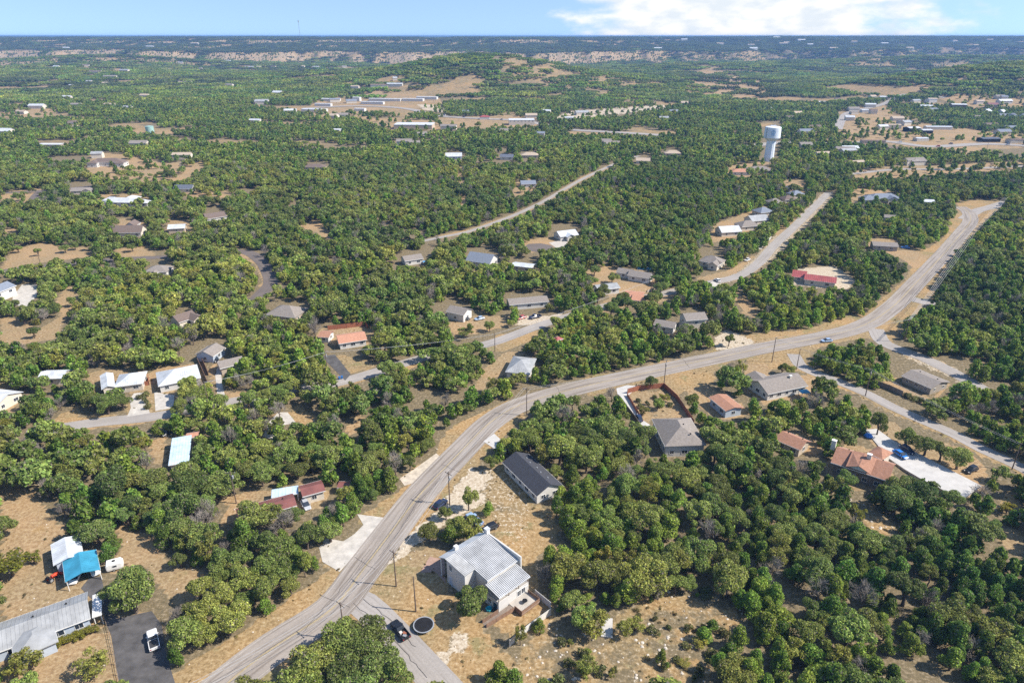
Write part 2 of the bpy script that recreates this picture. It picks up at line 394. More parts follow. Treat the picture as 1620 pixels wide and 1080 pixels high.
area('dirt', [(1100,440),(1150,428),(1190,405),(1210,410),(1205,425),(1165,445),(1130,450)])
area('street', [(1165,432),(1195,405),(1225,372),(1260,345),(1280,325),(1300,305),(1322,302),(1318,312),(1280,352),(1245,390),(1220,412),(1190,432),(1160,445),(1130,452),(1125,445)])
area('dirt', [(1160,460),(1180,470),(1200,490),(1195,503),(1180,500),(1165,480)])
area('caliche', [(1130,535),(1150,520),(1195,540),(1180,555),(1130,552)])
area('dirt', [(1395,395),(1440,395),(1470,405),(1450,425),(1425,410)])
# middle and upper
area('dirt', [(500,535),(505,520),(590,515),(595,525),(582,548),(536,548)])
area('dirt', [(825,388),(835,378),(880,375),(910,378),(890,390),(840,400)])
area('verge', [(690,373),(742,362),(790,346),(838,328),(866,313),(892,296),(922,279),(960,262),(972,260),(965,267),(925,285),(895,303),(868,319),(838,334),(800,349),(745,368),(700,378)])
area('dirt', [(690,300),(722,262),(732,264),(734,328),(727,328)], False)
area('dirt', [(724,265),(731,264),(735,300),(734,327),(728,327),(728,300)])
area('dirt', [(815,290),(828,278),(850,285),(848,300),(815,312),(812,305)])
area('dirt', [(475,355),(500,348),(515,360),(528,375),(518,380),(500,368),(480,362)])
area('drive', [(378,396),(405,396),(428,420),(434,448),(425,460),(408,475),(402,468),(412,445),(402,420),(375,404)])
area('dirt', [(0,428),(20,395),(60,385),(100,388),(135,392),(150,405),(60,416)])
area('dirt', [(180,394),(240,388),(246,404),(190,408)])
area('dirt', [(0,368),(12,360),(30,362),(25,372)])
area('dirt', [(60,520),(95,500),(85,480),(105,455),(128,452),(120,480),(100,510),(90,535),(30,545),(0,545),(0,500),(30,505)])
area('drive', [(10,460),(60,445),(58,470),(45,485),(20,480)])
area('dirt', [(135,262),(150,240),(205,245),(260,258),(320,255),(325,268),(290,285),(235,290),(180,285),(135,270)])
area('dirt', [(0,305),(70,297),(75,305),(50,320),(0,318)])
area('dirt', [(270,300),(330,305),(370,300),(360,312),(330,315),(290,310)])
area('dirt', [(150,308),(235,306),(240,326),(150,325)])
area('dirt', [(180,372),(190,345),(232,352),(232,372)])
area('dirt', [(262,368),(266,346),(300,348),(305,368)])
area('dirt', [(0,178),(30,172),(90,172),(88,184),(0,188)])
area('dirt', [(210,206),(240,203),(280,207),(275,212),(215,213)])
area('dirt', [(1125,380),(1128,355),(1215,325),(1216,350),(1170,374),(1130,384)])
area('dirt', [(1225,330),(1260,345),(1262,355),(1230,372),(1222,366)], False)
area('dirt', [(1150,278),(1155,262),(1215,255),(1225,275),(1180,280)])
area('dirt', [(1345,320),(1352,298),(1422,300),(1420,320)])
area('dirt', [(1240,318),(1240,285),(1275,285),(1272,312)])
area('dirt', [(1370,395),(1378,376),(1420,378),(1420,396)])
area('caliche', [(1255,450),(1262,425),(1320,420),(1355,445),(1340,458),(1290,455)])
area('dirt', [(1340,272),(1420,262),(1480,262),(1620,255),(1620,268),(1500,275),(1420,282),(1350,282)])
area('dirt', [(1325,205),(1335,180),(1350,172),(1400,165),(1440,192),(1500,200),(1560,208),(1620,212),(1620,235),(1560,235),(1530,245),(1510,238),(1450,232),(1400,222),(1350,232)])
area('drive', [(1400,221),(1470,228),(1560,224),(1620,227),(1620,236),(1560,233),(1470,237),(1400,229)], 'hard')
area('dirt', [(1475,206),(1540,206),(1545,214),(1480,216)], 'hard')
area('drive', [(1328,205),(1336,181),(1402,164),(1405,168),(1350,183),(1345,206)], 'hard')
area('dirt', [(480,180),(500,160),(545,150),(600,142),(640,145),(695,155),(700,165),(660,172),(600,175),(560,180),(620,190),(690,190),(740,188),(800,182),(850,185),(850,200),(700,206),(620,206),(560,185),(490,185)])
area('drive', [(500,172),(520,158),(560,152),(640,150),(698,156),(690,164),(600,170),(540,176)], 'hard')
area('drive', [(690,186),(760,184),(850,188),(850,196),(700,194)], 'hard')
area('caliche', [(660,166),(690,166),(705,172),(700,178),(670,174)])
area('caliche', [(875,188),(900,176),(960,172),(1050,166),(1055,172),(990,180),(900,190)])
area('dirt', [(1080,145),(1090,115),(1140,112),(1215,130),(1215,155),(1160,158),(1060,142)])
area('dirt', [(900,208),(1000,208),(1040,212),(1040,216),(960,212),(900,212)])
area('dirt', [(1410,150),(1430,133),(1480,130),(1480,140),(1440,148)])
area('dirt', [(1480,155),(1500,147),(1620,158),(1620,170),(1540,172)])
area('caliche', [(250,120),(262,122),(300,130),(365,148),(360,152),(300,138),(245,124)])
# right side
area('dirt', [(1175,605),(1182,575),(1212,575),(1220,592),(1290,592),(1285,625),(1210,640),(1180,620)])
area('dirt', [(1020,640),(1040,615),(1085,640),(1100,650),(1085,660),(1055,640),(1030,660)])
area('dirt', [(1085,615),(1120,610),(1140,620),(1185,645),(1190,655),(1150,665),(1120,655),(1105,640)])
area('dirt', [(970,612),(1012,607),(1040,625),(1030,650),(1035,680),(1045,712),(1110,715),(1110,690),(1090,660),(1050,640),(1020,680),(1000,660),(985,630)])
area('verge', [(1262,586),(1275,578),(1320,596),(1372,618),(1420,640),(1470,662),(1530,688),(1575,710),(1620,730),(1620,755),(1590,740),(1540,715),(1490,690),(1440,668),(1395,648),(1350,622),(1300,605)])
area('street', [(1392,545),(1412,545),(1462,560),(1500,575),(1530,590),(1535,602),(1515,608),(1480,590),(1450,575)])
area('dirt', [(1395,605),(1425,590),(1440,583),(1510,603),(1485,630),(1460,640),(1400,612)])
area('dirt', [(1365,690),(1370,675),(1415,665),(1440,690),(1500,700),(1540,720),(1560,740),(1560,768),(1535,788),(1515,786),(1440,745),(1400,715)])
area('dirt', [(1300,735),(1315,720),(1345,698),(1415,730),(1408,760),(1390,778),(1350,775),(1310,750)])
area('dirt', [(1225,705),(1245,675),(1290,695),(1300,720),(1270,715)])
area('rocky', [(1335,785),(1375,795),(1400,812),(1430,835),(1400,848),(1360,830)])
area('dirt', [(1570,850),(1590,835),(1620,830),(1620,880),(1590,870)])
area('grass', [(1575,800),(1590,780),(1615,785),(1615,805),(1590,810)])
for hp in ([(1410,560),(1445,575),(1510,600),(1475,630),(1420,608)], [(425,478),(487,475),(487,502),(425,505)], [(708,480),(750,480),(750,503),(708,503)], [(800,464),(866,462),(866,484),(800,487)],
           [(738,392),(792,392),(790,418),(738,418)], [(634,396),(672,396),(672,418),(634,418)], [(1107,393),(1146,393),(1146,424),(1110,424)], [(1072,490),(1120,490),(1116,512),(1072,514)], [(1036,500),(1066,508),(1070,524),(1040,514)],
           [(325,328),(357,328),(357,350),(325,350)], [(278,486),(313,486),(313,513),(278,513)], [(314,538),(357,538),(376,560),(374,582),(330,572),(314,572)], [(233,408),(273,408),(273,437),(233,437)], [(0,438),(20,440),(20,478),(0,478)],
           [(873,354),(916,354),(916,378),(873,378)], [(62,222),(100,222),(100,233),(62,233)], [(705,241),(732,241),(732,252),(705,252)], [(484,257),(516,257),(516,269),(484,269)], [(824,240),(852,240),(852,250),(824,250)],
           [(1050,237),(1077,237),(1077,247),(1050,247)], [(1003,249),(1030,247),(1032,259),(1003,259)], [(112,293),(147,293),(147,308),(112,308)], [(808,409),(848,409),(848,429),(808,429)], [(264,690),(300,688),(300,740),(264,740)],
           [(1206,192),(1236,192),(1230,252),(1206,252)], [(785,240),(812,245),(812,253),(790,253)], [(228,195),(250,195),(250,210),(228,210)]):
    area('litter', hp)

W_GRASS = {'grass': (1, .25, .1), 'dirt': (.35, .12, 1), 'caliche': (.1, .78, .4), 'verge': (.8, .22, .4), 'rocky': (.52, .30, .34), 'speckle': (.66, .40, .3), 'litter': (0, 0, 0), 'drive': (.3, .3, .6), 'street': (.5, .5, .3)}
def pip(poly, X, Y):
    ins = np.zeros(X.shape, bool); n = len(poly)
    for i in range(n):
        x0, y0 = poly[i]; x1, y1 = poly[(i + 1) % n]
        if y0 == y1: continue
        c = ((y0 > Y) != (y1 > Y)) & (X < (x1 - x0) * (Y - y0) / (y1 - y0) + x0)
        ins ^= c
    return ins
def lines(stops):
    out = [stops[0][0]]
    for (a, step0), (b, step1) in zip(stops[:-1], stops[1:]):
        while out[-1] < b:
            t = (out[-1] - a) / (b - a); out.append(out[-1] + step0 * (step1 / step0) ** t)
    return np.array(out)
ys = lines([(40, 1.6), (330, 1.6), (700, 6), (2500, 40), (2900, 22), (5200, 34), (9000, 220), (45000, 2500)])
xp = lines([(0, 1.7), (230, 1.7), (500, 8), (2500, 32), (6000, 130), (33000, 1800)])
xs = np.concatenate([-xp[:0:-1], xp])
X, Y = np.meshgrid(xs, ys)
Z = hfun(X, Y)
nx_, ny_ = len(xs), len(ys)
gm = bpy.data.meshes.new('ground')
idx = np.arange(nx_ * ny_).reshape(ny_, nx_)
quads = np.stack([idx[:-1, :-1], idx[:-1, 1:], idx[1:, 1:], idx[1:, :-1]], -1).reshape(-1, 4)
gm.vertices.add(nx_ * ny_); gm.vertices.foreach_set('co', np.stack([X, Y, Z], -1).astype(np.float32).ravel())
gm.loops.add(quads.size); gm.loops.foreach_set('vertex_index', quads.astype(np.int32).ravel())
gm.polygons.add(len(quads)); gm.polygons.foreach_set('loop_start', np.arange(0, quads.size, 4, dtype=np.int32))
gm.polygons.foreach_set('use_smooth', np.ones(len(quads), bool))
gm.update()
PXg, PYg = P(X, Y, Z)
w = np.zeros(X.shape + (3,))
for kind, poly, clear in AREAS:
    bb = (PXg >= poly[:, 0].min()) & (PXg <= poly[:, 0].max()) & (PYg >= poly[:, 1].min()) & (PYg <= poly[:, 1].max())
    if not bb.any(): continue
    ii = np.nonzero(bb); sel = pip(poly, PXg[ii], PYg[ii])
    w[ii[0][sel], ii[1][sel]] = W_GRASS[kind]
# bare rock on the escarpment slopes
gy, gx = np.gradient(Z, ys, xs)
slope = np.hypot(gx, gy)
def rock_at(x, y, s): return sst(0.055, 0.15, s) * sst(0.32, 0.50, fbm(x / 95.0 + 4, y / 130.0, 3)) * sst(2300, 2700, y) * (1 - 0.7 * sst(200, 1500, x))
w[..., 1] = np.maximum(w[..., 1], 0.42 * rock_at(X, Y, slope)); w[..., 2] = np.maximum(w[..., 2], 0.9 * rock_at(X, Y, slope))
sunny = 0.55 * sst(0.015, 0.09, -gx) * sst(800, 1300, Y)   # paler ground painted on sun-facing slopes to imitate relief shading
w[..., 0] = np.maximum(w[..., 0], sunny)
far_clear = sst(0.61, 0.68, fbm(X / 90.0 + 9, Y / 60.0 + 2, 3)) * sst(600, 900, Y) * (1 - sst(4000, 6000, Y))
w[..., 0] = np.maximum(w[..., 0], 0.6 * far_clear)
fw = sst(4900, 5600, Y)                            # beyond this the woods are ground colour
colr = np.concatenate([w, fw[..., None]], -1).astype(np.float32)
at = gm.color_attributes.new('cover', 'FLOAT_COLOR', 'POINT'); at.data.foreach_set('color', colr.reshape(-1, 4).ravel())

gmat = bpy.data.materials.new('ground'); gmat.use_nodes = True
n, l = gmat.node_tree.nodes, gmat.node_tree.links
b = n['Principled BSDF']; b.inputs['Roughness'].default_value = 0.97; b.inputs['Specular IOR Level'].default_value = 0.1
tc = n.new('ShaderNodeTexCoord'); atn = n.new('ShaderNodeAttribute'); atn.attribute_name = 'cover'
sep = n.new('ShaderNodeSeparateColor'); l.new(atn.outputs['Color'], sep.inputs[0])
def noise(scale, detail=6, rough=0.65):
    q = n.new('ShaderNodeTexNoise'); q.inputs['Scale'].default_value = scale; q.inputs['Detail'].default_value = detail; q.inputs['Roughness'].default_value = rough
    l.new(tc.outputs['Object'], q.inputs['Vector']); return q.outputs[0]
def ramp(src, stops):
    q = n.new('ShaderNodeValToRGB'); e = q.color_ramp.elements
    while len(e) < len(stops): e.new(0.5)
    for el_, (p, c) in zip(e, stops): el_.position = p; el_.color = (*c, 1)
    l.new(src, q.inputs[0]); return q.outputs[0]
def gmath(op, a, c):
    q = n.new('ShaderNodeMath'); q.operation = op
    for i, v in enumerate((a, c)):
        if isinstance(v, (int, float)): q.inputs[i].default_value = v
        else: l.new(v, q.inputs[i])
    return q.outputs[0]
def gmix(f, a, c):
    q = n.new('ShaderNodeMix'); q.data_type = 'RGBA'; l.new(f, q.inputs['Factor']); l.new(a, q.inputs['A']); l.new(c, q.inputs['B']); return q.outputs['Result']
def weight(src, nz, k=1.6):                        # cover weight broken up by noise
    q = n.new('ShaderNodeMapRange'); q.interpolation_type = 'SMOOTHSTEP'; q.inputs['From Min'].default_value = 0.42; q.inputs['From Max'].default_value = 0.62
    l.new(gmath('ADD', src, gmath('MULTIPLY', gmath('SUBTRACT', nz, 0.5), k)), q.inputs['Value']); return q.outputs[0]
n_s, n_m, n_l, n_f, n_m2 = noise(1.1, 10, 0.75), noise(0.16, 7, 0.7), noise(0.035, 5), noise(3.5, 4), noise(0.09, 6, 0.7)
litter = ramp(n_s, [(0.3, (0.085, 0.075, 0.042)), (0.52, (0.185, 0.145, 0.085)), (0.63, (0.33, 0.265, 0.175))])
grass = gmix(ramp(n_l, [(0.42, (0, 0, 0)), (0.60, (1, 1, 1))]), ramp(n_s, [(0.37, (0.155, 0.115, 0.058)), (0.5, (0.285, 0.205, 0.105)), (0.63, (0.41, 0.32, 0.185))]), ramp(n_s, [(0.37, (0.225, 0.135, 0.058)), (0.5, (0.365, 0.235, 0.108)), (0.63, (0.48, 0.35, 0.195))]))
grass = gmix(ramp(n_m2, [(0.56, (0, 0, 0)), (0.63, (.65, .65, .65))]), grass, ramp(n_s, [(0.3, (0.11, 0.115, 0.05)), (0.7, (0.27, 0.25, 0.12))]))
dirt = gmix(ramp(n_l, [(0.42, (0, 0, 0)), (0.60, (1, 1, 1))]), ramp(n_s, [(0.37, (0.19, 0.130, 0.070)), (0.5, (0.30, 0.215, 0.118)), (0.63, (0.41, 0.322, 0.195))]), ramp(n_s, [(0.37, (0.25, 0.152, 0.076)), (0.5, (0.365, 0.240, 0.125)), (0.63, (0.47, 0.350, 0.205))]))
cal = ramp(n_s, [(0.36, (0.30, 0.225, 0.145)), (0.5, (0.47, 0.39, 0.285)), (0.64, (0.62, 0.555, 0.45))])
farw = ramp(n_m, [(0.34, (0.028, 0.040, 0.022)), (0.5, (0.052, 0.072, 0.034)), (0.66, (0.10, 0.11, 0.055))])
c = gmix(weight(sep.outputs[2], n_m, 1.2), litter, dirt)
c = gmix(weight(sep.outputs[0], n_m, 1.5), c, grass)
c = gmix(weight(sep.outputs[1], n_s, 1.7), c, cal)
spk = n.new('ShaderNodeMapRange'); spk.inputs['From Min'].default_value = 0.62; spk.inputs['From Max'].default_value = 0.7; l.new(n_f, spk.inputs['Value'])
c = gmix(gmath('MULTIPLY', spk.outputs[0], 0.35), c, cal)
c = gmix(gmath('MULTIPLY', atn.outputs['Alpha'], gmath('SUBTRACT', 1.0, gmath('MULTIPLY', sep.outputs[2], 0.9))), c, farw)
l.new(c, b.inputs['Base Color'])
bp = n.new('ShaderNodeBump'); bp.inputs['Strength'].default_value = 0.8; bp.inputs['Distance'].default_value = 0.12
l.new(n_s, bp.inputs['Height']); l.new(bp.outputs[0], b.inputs['Normal'])
gm.materials.append(gmat)
tag(link('ground', gm), 'dry tan grass, leaf litter and pale limestone soil between the trees', kind='structure')

# ------------------------------------------------------------------ roads, drives
def smooth_line(pts, step=3.0):
    pts = [Vector((p[0], p[1], 0)) for p in pts]
    pts = [pts[0] * 2 - pts[1]] + pts + [pts[-1] * 2 - pts[-2]]
    out = []
    for i in range(1, len(pts) - 2):
        p0, p1, p2, p3 = pts[i - 1:i + 3]
        k = max(2, int((p2 - p1).length / step))
        for j in range(k):
            t = j / k
            out.append(0.5 * ((2 * p1) + (p2 - p0) * t + (2 * p0 - 5 * p1 + 4 * p2 - p3) * t * t + (3 * p1 - p0 - 3 * p2 + p3) * t ** 3))
    out.append(pts[-2]); return out
ROADS = []
def strip(name, line, w, z, m, off=0.0, drape=True):
    vs, fs, uv = [], [], []; s = 0.0
    n = len(line)
    cols = 5 if abs(w) > 2 else 2
    for i, p in enumerate(line):
        d = (line[min(i + 1, n - 1)] - line[max(i - 1, 0)]).normalized(); nr = Vector((-d.y, d.x, 0))
        if i: s += (p - line[i - 1]).length
        for k in range(cols):
            q = p + nr * (off + w * (0.5 - k / (cols - 1)))
            vs.append([q.x, q.y, z + 0.35 * min(1, max(0, (q.y - 620) / 300))]); uv.append((k / (cols - 1), s))
    for i in range(n - 1):
        for k in range(cols - 1):
            a = i * cols + k; fs.append((a + 1, a, a + cols, a + cols + 1))
    va = np.array(vs); va[:, 2] += hfun(va[:, 0], va[:, 1])
    mb = MB(); mb.add([tuple(p) for p in va.tolist()], fs); me = mb.mesh(name, m)
    ul = me.uv_layers.new(name='UVMap')
    li = np.zeros(len(me.loops), np.int32); me.loops.foreach_get('vertex_index', li)
    ul.data.foreach_set('uv', np.array(uv, np.float32)[li].ravel())
    return link(name, me)
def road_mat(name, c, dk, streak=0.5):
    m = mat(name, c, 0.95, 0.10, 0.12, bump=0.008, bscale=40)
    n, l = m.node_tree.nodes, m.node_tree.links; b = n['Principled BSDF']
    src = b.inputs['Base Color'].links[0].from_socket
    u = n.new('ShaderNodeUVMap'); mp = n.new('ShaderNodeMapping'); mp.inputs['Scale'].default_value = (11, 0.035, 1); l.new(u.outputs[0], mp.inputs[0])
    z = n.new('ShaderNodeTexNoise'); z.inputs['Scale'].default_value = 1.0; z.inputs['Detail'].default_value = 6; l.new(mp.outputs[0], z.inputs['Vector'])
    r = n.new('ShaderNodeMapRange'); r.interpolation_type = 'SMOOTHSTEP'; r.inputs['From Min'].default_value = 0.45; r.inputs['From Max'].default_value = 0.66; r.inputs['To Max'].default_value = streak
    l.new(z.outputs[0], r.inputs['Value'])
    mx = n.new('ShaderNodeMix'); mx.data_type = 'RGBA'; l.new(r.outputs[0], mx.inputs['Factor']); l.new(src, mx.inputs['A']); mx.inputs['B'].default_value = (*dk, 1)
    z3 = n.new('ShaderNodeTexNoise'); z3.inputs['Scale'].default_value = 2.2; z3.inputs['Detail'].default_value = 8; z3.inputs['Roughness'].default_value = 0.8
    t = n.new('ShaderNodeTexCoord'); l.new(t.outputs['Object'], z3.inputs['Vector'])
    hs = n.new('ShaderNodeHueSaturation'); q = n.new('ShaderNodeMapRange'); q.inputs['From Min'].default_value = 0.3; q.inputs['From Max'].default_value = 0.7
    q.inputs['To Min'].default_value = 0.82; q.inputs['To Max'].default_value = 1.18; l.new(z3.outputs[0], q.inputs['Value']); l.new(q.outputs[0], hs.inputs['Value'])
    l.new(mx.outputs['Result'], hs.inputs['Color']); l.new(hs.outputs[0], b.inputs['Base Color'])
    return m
M['asphalt'] = road_mat('asphalt', (0.315, 0.275, 0.238), (0.178, 0.148, 0.122), 0.8)
M['street'] = road_mat('street', (0.335, 0.305, 0.277), (0.245, 0.218, 0.192), 0.6)
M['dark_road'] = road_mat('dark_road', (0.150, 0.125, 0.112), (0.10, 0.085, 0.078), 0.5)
_zr = [0.0]
def road(name, px, w, m, label, lines_=None, z=None):
    ln = smooth_line([GT(*p) for p in px], 3.0 if px[0][1] > 280 else 10.0)
    _zr[0] += 0.004; z = z or 0.030 + _zr[0]
    o = strip(name, ln, w, z, M[m]); tag(o, label, kind='structure')
    ROADS.append((np.array([(p.x, p.y) for p in ln]), w))
    for k, (off, ww, mm) in enumerate(lines_ or []):
        q = strip('lane_marking', ln, ww, z + 0.006 + 0.004 * k, M[mm], off); q.parent = o
    return ln
main_ln = road('main_road', [(310,1125),(372,1070),(435,1022),(526,962),(577,897),(619,841),(669,777),(738,705),(772,671),(810,646),(850,631),(900,617),(960,603),(1030,588),(1100,573),(1200,552),(1300,533),(1365,515),(1410,487),(1445,452),(1490,405),(1520,370),(1535,350),(1532,336),(1518,327)], 9.2, 'asphalt',
     'pale worn two lane road sweeping from bottom left to upper right', [(0.12, 0.13, 'yellow_paint'), (-0.12, 0.13, 'yellow_paint'), (4.0, 0.10, 'white_paint'), (-4.0, 0.10, 'white_paint')], z=0.060)
road('side_street', [(545,945),(575,955),(612,990),(652,1033),(700,1085),(740,1130)], 7.0, 'street', 'pale side street leaving the junction towards the bottom edge')
road('side_street', [(40,688),(100,676),(160,667),(225,661),(260,656),(325,643),(375,634),(430,623),(475,613),(530,606),(565,597),(605,585),(655,570),(705,557),(767,545),(805,533),(847,517),(897,501),(950,486),(1000,474),(1060,462),(1130,446),(1170,436),(1198,418),(1225,388),(1262,353),(1312,304)], 6.0, 'street',
     'residential street running from the left edge past the middle to the upper right')
road('side_street', [(1255,560),(1272,582),(1325,603),(1370,622),(1415,645),(1460,665),(1510,687),(1555,711),(1595,729),(1640,752)], 5.0, 'street', 'narrow street leaving the main road towards the right edge')
road('side_street', [(1385,520),(1400,543),(1455,564),(1490,580),(1528,600),(1560,620)], 6.5, 'street', 'short street behind the long taupe roofed house')
road('side_street', [(1430,470),(1455,476),(1480,482)], 7.0, 'street', 'short paved stub on the right of the main road')
road('side_street', [(1525,347),(1545,334),(1566,328),(1592,320)], 8.0, 'street', 'street turning right at the far end of the main road')
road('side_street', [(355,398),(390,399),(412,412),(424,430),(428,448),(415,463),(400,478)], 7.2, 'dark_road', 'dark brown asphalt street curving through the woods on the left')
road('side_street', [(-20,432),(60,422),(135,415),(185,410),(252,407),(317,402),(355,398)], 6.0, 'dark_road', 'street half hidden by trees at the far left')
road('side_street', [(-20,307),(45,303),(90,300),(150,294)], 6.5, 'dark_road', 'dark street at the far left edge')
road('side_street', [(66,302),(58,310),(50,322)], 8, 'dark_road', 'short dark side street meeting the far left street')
road('country_lane', [(600,398),(662,383),(705,374),(742,366),(797,347),(835,331),(865,316),(892,300),(922,283),(960,265),(990,252),(1012,247)], 4.2, 'street', 'lane cutting diagonally through the woods in the middle')
road('highway', [(480,172),(560,168),(640,172),(700,184),(760,188),(830,192),(900,205),(960,209),(1040,214),(1100,222)], 16, 'street', 'distant highway passing the storage buildings')
road('highway', [(1180,232),(1250,225),(1330,228),(1400,224),(1470,232),(1560,228),(1640,232)], 16, 'street', 'distant highway on the right beyond the water tower')
road('highway', [(1325,205),(1332,190),(1345,178),(1400,164),(1430,150),(1500,138)], 12, 'street', 'pale highway bend at the upper right')
road('country_lane', [(1340,276),(1420,268),(1500,268),(1640,262)], 7, 'gravel' if False else 'street', 'pale lane crossing the far right woods')
road('airstrip', [(240,118),(270,124),(310,133),(368,150)], 22, 'street', 'pale bare strip among the far left woods')
def sheet(name, pts, m, z, label, t=None):
    poly = [G(*p) for p in pts]
    mb = MB(); mb.prism(poly, z - 0.15, z)
    return tag(mb.build(name, M[m]), label, kind='structure')
sheet('driveway', [(764.6,698),(782,686),(808,709.5),(797,720)], 'white_concrete', 0.09, 'white concrete driveway of the charcoal roofed house')
sheet('driveway', [(128,930),(141,914),(160,911),(167,940),(185,978),(240,966),(256,988),(262,1030),(280,1090),(190,1090),(176,1005),(158,960)], 'black_drive', 0.04, 'blackened asphalt driveway of the long grey house')
sheet('apron', [(505,866),(515,851),(543,856),(560,845),(575,830),(565,813),(580,815),(612,819),(595,843),(537,904),(510,888)], 'concrete', 0.05, 'pale concrete apron on the left side of the main road')
sheet('apron', [(632,757),(655,742),(690,717),(697,722),(660,770),(650,765),(640,768)], 'gravel', 0.045, 'tan gravel shoulder strip on the left of the main road')
sheet('driveway', [(212,622),(229,620),(231,632),(237,653),(201,659),(207,645),(205,632)], 'concrete', 0.05, 'concrete driveway of the white metal roofed house')
sheet('driveway', [(244,620),(276,625),(274,645),(246,650)], 'concrete', 0.05, 'concrete driveway of the standing seam roofed house')
sheet('driveway', [(62,667),(70,652),(80,652),(78,668),(65,680)], 'concrete', 0.05, 'concrete driveway left of the dry lawn by the left street')
sheet('driveway', [(975,614),(992,609),(1012,611),(994,625),(1013,662),(1032,674),(1019,680),(1006,660),(978,628)], 'white_concrete', 0.045, 'white concrete driveway of the grey hip roofed house')
sheet('driveway', [(508,563),(530,561),(555,592),(546,602)], 'black_drive', 0.05, 'asphalt driveway beside the orange roofed house')
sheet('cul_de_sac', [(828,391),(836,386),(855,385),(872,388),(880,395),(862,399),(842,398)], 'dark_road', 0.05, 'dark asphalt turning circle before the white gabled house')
sheet('driveway', [(868,384),(893,379),(902,387),(882,394)], 'old_concrete', 0.055, 'concrete driveway between turning circle and white gabled house')
sheet('driveway', [(340,590),(348,575),(352,610),(358,632),(345,634)], 'concrete', 0.05, 'narrow driveway beside the taupe roofed houses')
sheet('driveway', [(415,690),(425,668),(440,652),(455,652),(468,668),(450,672),(430,695)], 'concrete', 0.05, 'shaded driveway under the oaks below the left street')
sheet('driveway', [(20,470),(35,450),(58,450),(58,468),(44,486),(20,482)], 'concrete', 0.05, 'pale driveway of the house at the left edge')
sheet('driveway', [(1120,452),(1127,445),(1150,452),(1142,460)], 'concrete', 0.05, 'concrete driveway where the residential street bends')
for i, (x, y) in enumerate(((1290,318),(1272,330),(1247,352),(1225,376),(1212,390))):
    sheet('driveway', [(x - 25, y - 3), (x - 3, y - 3), (x - 7, y + 4), (x - 30, y + 4)], 'concrete', 0.045, '%s pale driveway on the left of the receding residential street' % ('farthest', 'second farthest', 'middle', 'second nearest', 'nearest')[i])
sheet('patio', [(665,905),(680,880),(703,885),(705,922),(690,905)], 'patio', 0.045, 'reddish gravel patio beside the white two storey house')
# sealed cracks wandering over the side street and the main road
rc = random.Random(8)
def crack(pts_, w_, label):
    ln = []
    for a, c in zip(pts_[:-1], pts_[1:]):
        A, C = Vector((*G(*a), 0)), Vector((*G(*c), 0)); k = max(2, int((C - A).length / 1.2))
        for j in range(k): ln.append(A.lerp(C, j / k) + Vector((rc.uniform(-.25, .25), rc.uniform(-.25, .25), 0)))
    o = strip('sealed_crack', ln, w_, 0.088, M['tar']); tag(o, label, kind='structure')
for i, p in enumerate((((560, 955), (600, 985), (640, 1030), (680, 1078)), ((575, 948), (618, 980), (662, 1030)), ((470, 1010), (540, 930), (590, 862)), ((600, 880), (650, 815), (700, 752)), ((655, 786), (685, 800)), ((560, 880), (600, 905)), ((700, 735), (733, 750)), ((880, 612), (890, 628)), ((1080, 568), (1092, 584)), ((505, 940), (560, 962)))):
    crack(p, .10, 'dark sealed crack in the paving, number %d along the road' % (i + 1))
# ------------------------------------------------------------------ houses
def solid(mb, top, faces, t, Mx):
    nv = len(top)
    vs = [tuple(Mx @ Vector(p)) for p in top] + [tuple(Mx @ Vector((p[0], p[1], p[2] - t))) for p in top]
    fs = list(faces) + [tuple(i + nv for i in reversed(f)) for f in faces]
    ed = {}
    for f in faces:
        for i in range(len(f)):
            a, b_ = f[i], f[(i + 1) % len(f)]
            if (b_, a) in ed: del ed[(b_, a)]
            else: ed[(a, b_)] = 1
    for (a, b_) in ed: fs.append((b_, a, a + nv, b_ + nv))
    mb.add(vs, fs)
_wm = {}
def win_mesh(w, h):
    k = (round(w, 1), round(h, 1))
    if k not in _wm:
        a = MB(); f = 0.10
        a.box(-w/2 - f, w/2 + f, -0.02, 0.07, -h/2 - f, -h/2); a.box(-w/2 - f, w/2 + f, -0.02, 0.07, h/2, h/2 + f)
        a.box(-w/2 - f, -w/2, -0.02, 0.07, -h/2, h/2); a.box(w/2, w/2 + f, -0.02, 0.07, -h/2, h/2); a.box(-0.03, 0.03, 0.0, 0.06, -h/2, h/2)
        p = MB(); p.box(-w/2, w/2, -0.02, 0.035, -h/2, h/2)
        _wm[k] = (a.mesh('window_frame', M['trim']), p.mesh('pane', M['glass']))
    return _wm[k]
def window(root, x, y, z, ang, w=1.1, h=1.2):
    f, p = win_mesh(w, h)
    o = link('window', f, root, (x, y, z), ang); link('pane', p, o); return o
_dm = {}
def door(root, x, y, ang, m='wood', w=1.0, h=2.1, name='door', z0=0.05):
    k = (m, w, h)
    if k not in _dm:
        a = MB(); a.box(-w/2 - .09, w/2 + .09, -.02, .05, 0, h + .09); a2 = MB(); a2.box(-w/2, w/2, -.02, .075, 0.02, h)
        _dm[k] = (a.mesh('door_frame', M['trim']), a2.mesh('door_leaf', M[m]))
    o = link(name, _dm[k][0], root, (x, y, z0), ang); link('door_leaf', _dm[k][1], o); return o
def frame3(a, b, c, z):
    A, B, C = (Vector(G(*p, z)) for p in (a, b, c))
    u = B - A; L = u.length; u.normalize(); v = Vector((-u.y, u.x)); W = (C - B).dot(v)
    if W < 0: A, B = B, A; u = -u; v = -v; W = -W
    ctr = A + u * L / 2 + v * W / 2
    return ctr.x, ctr.y, math.atan2(u.y, u.x), L, W
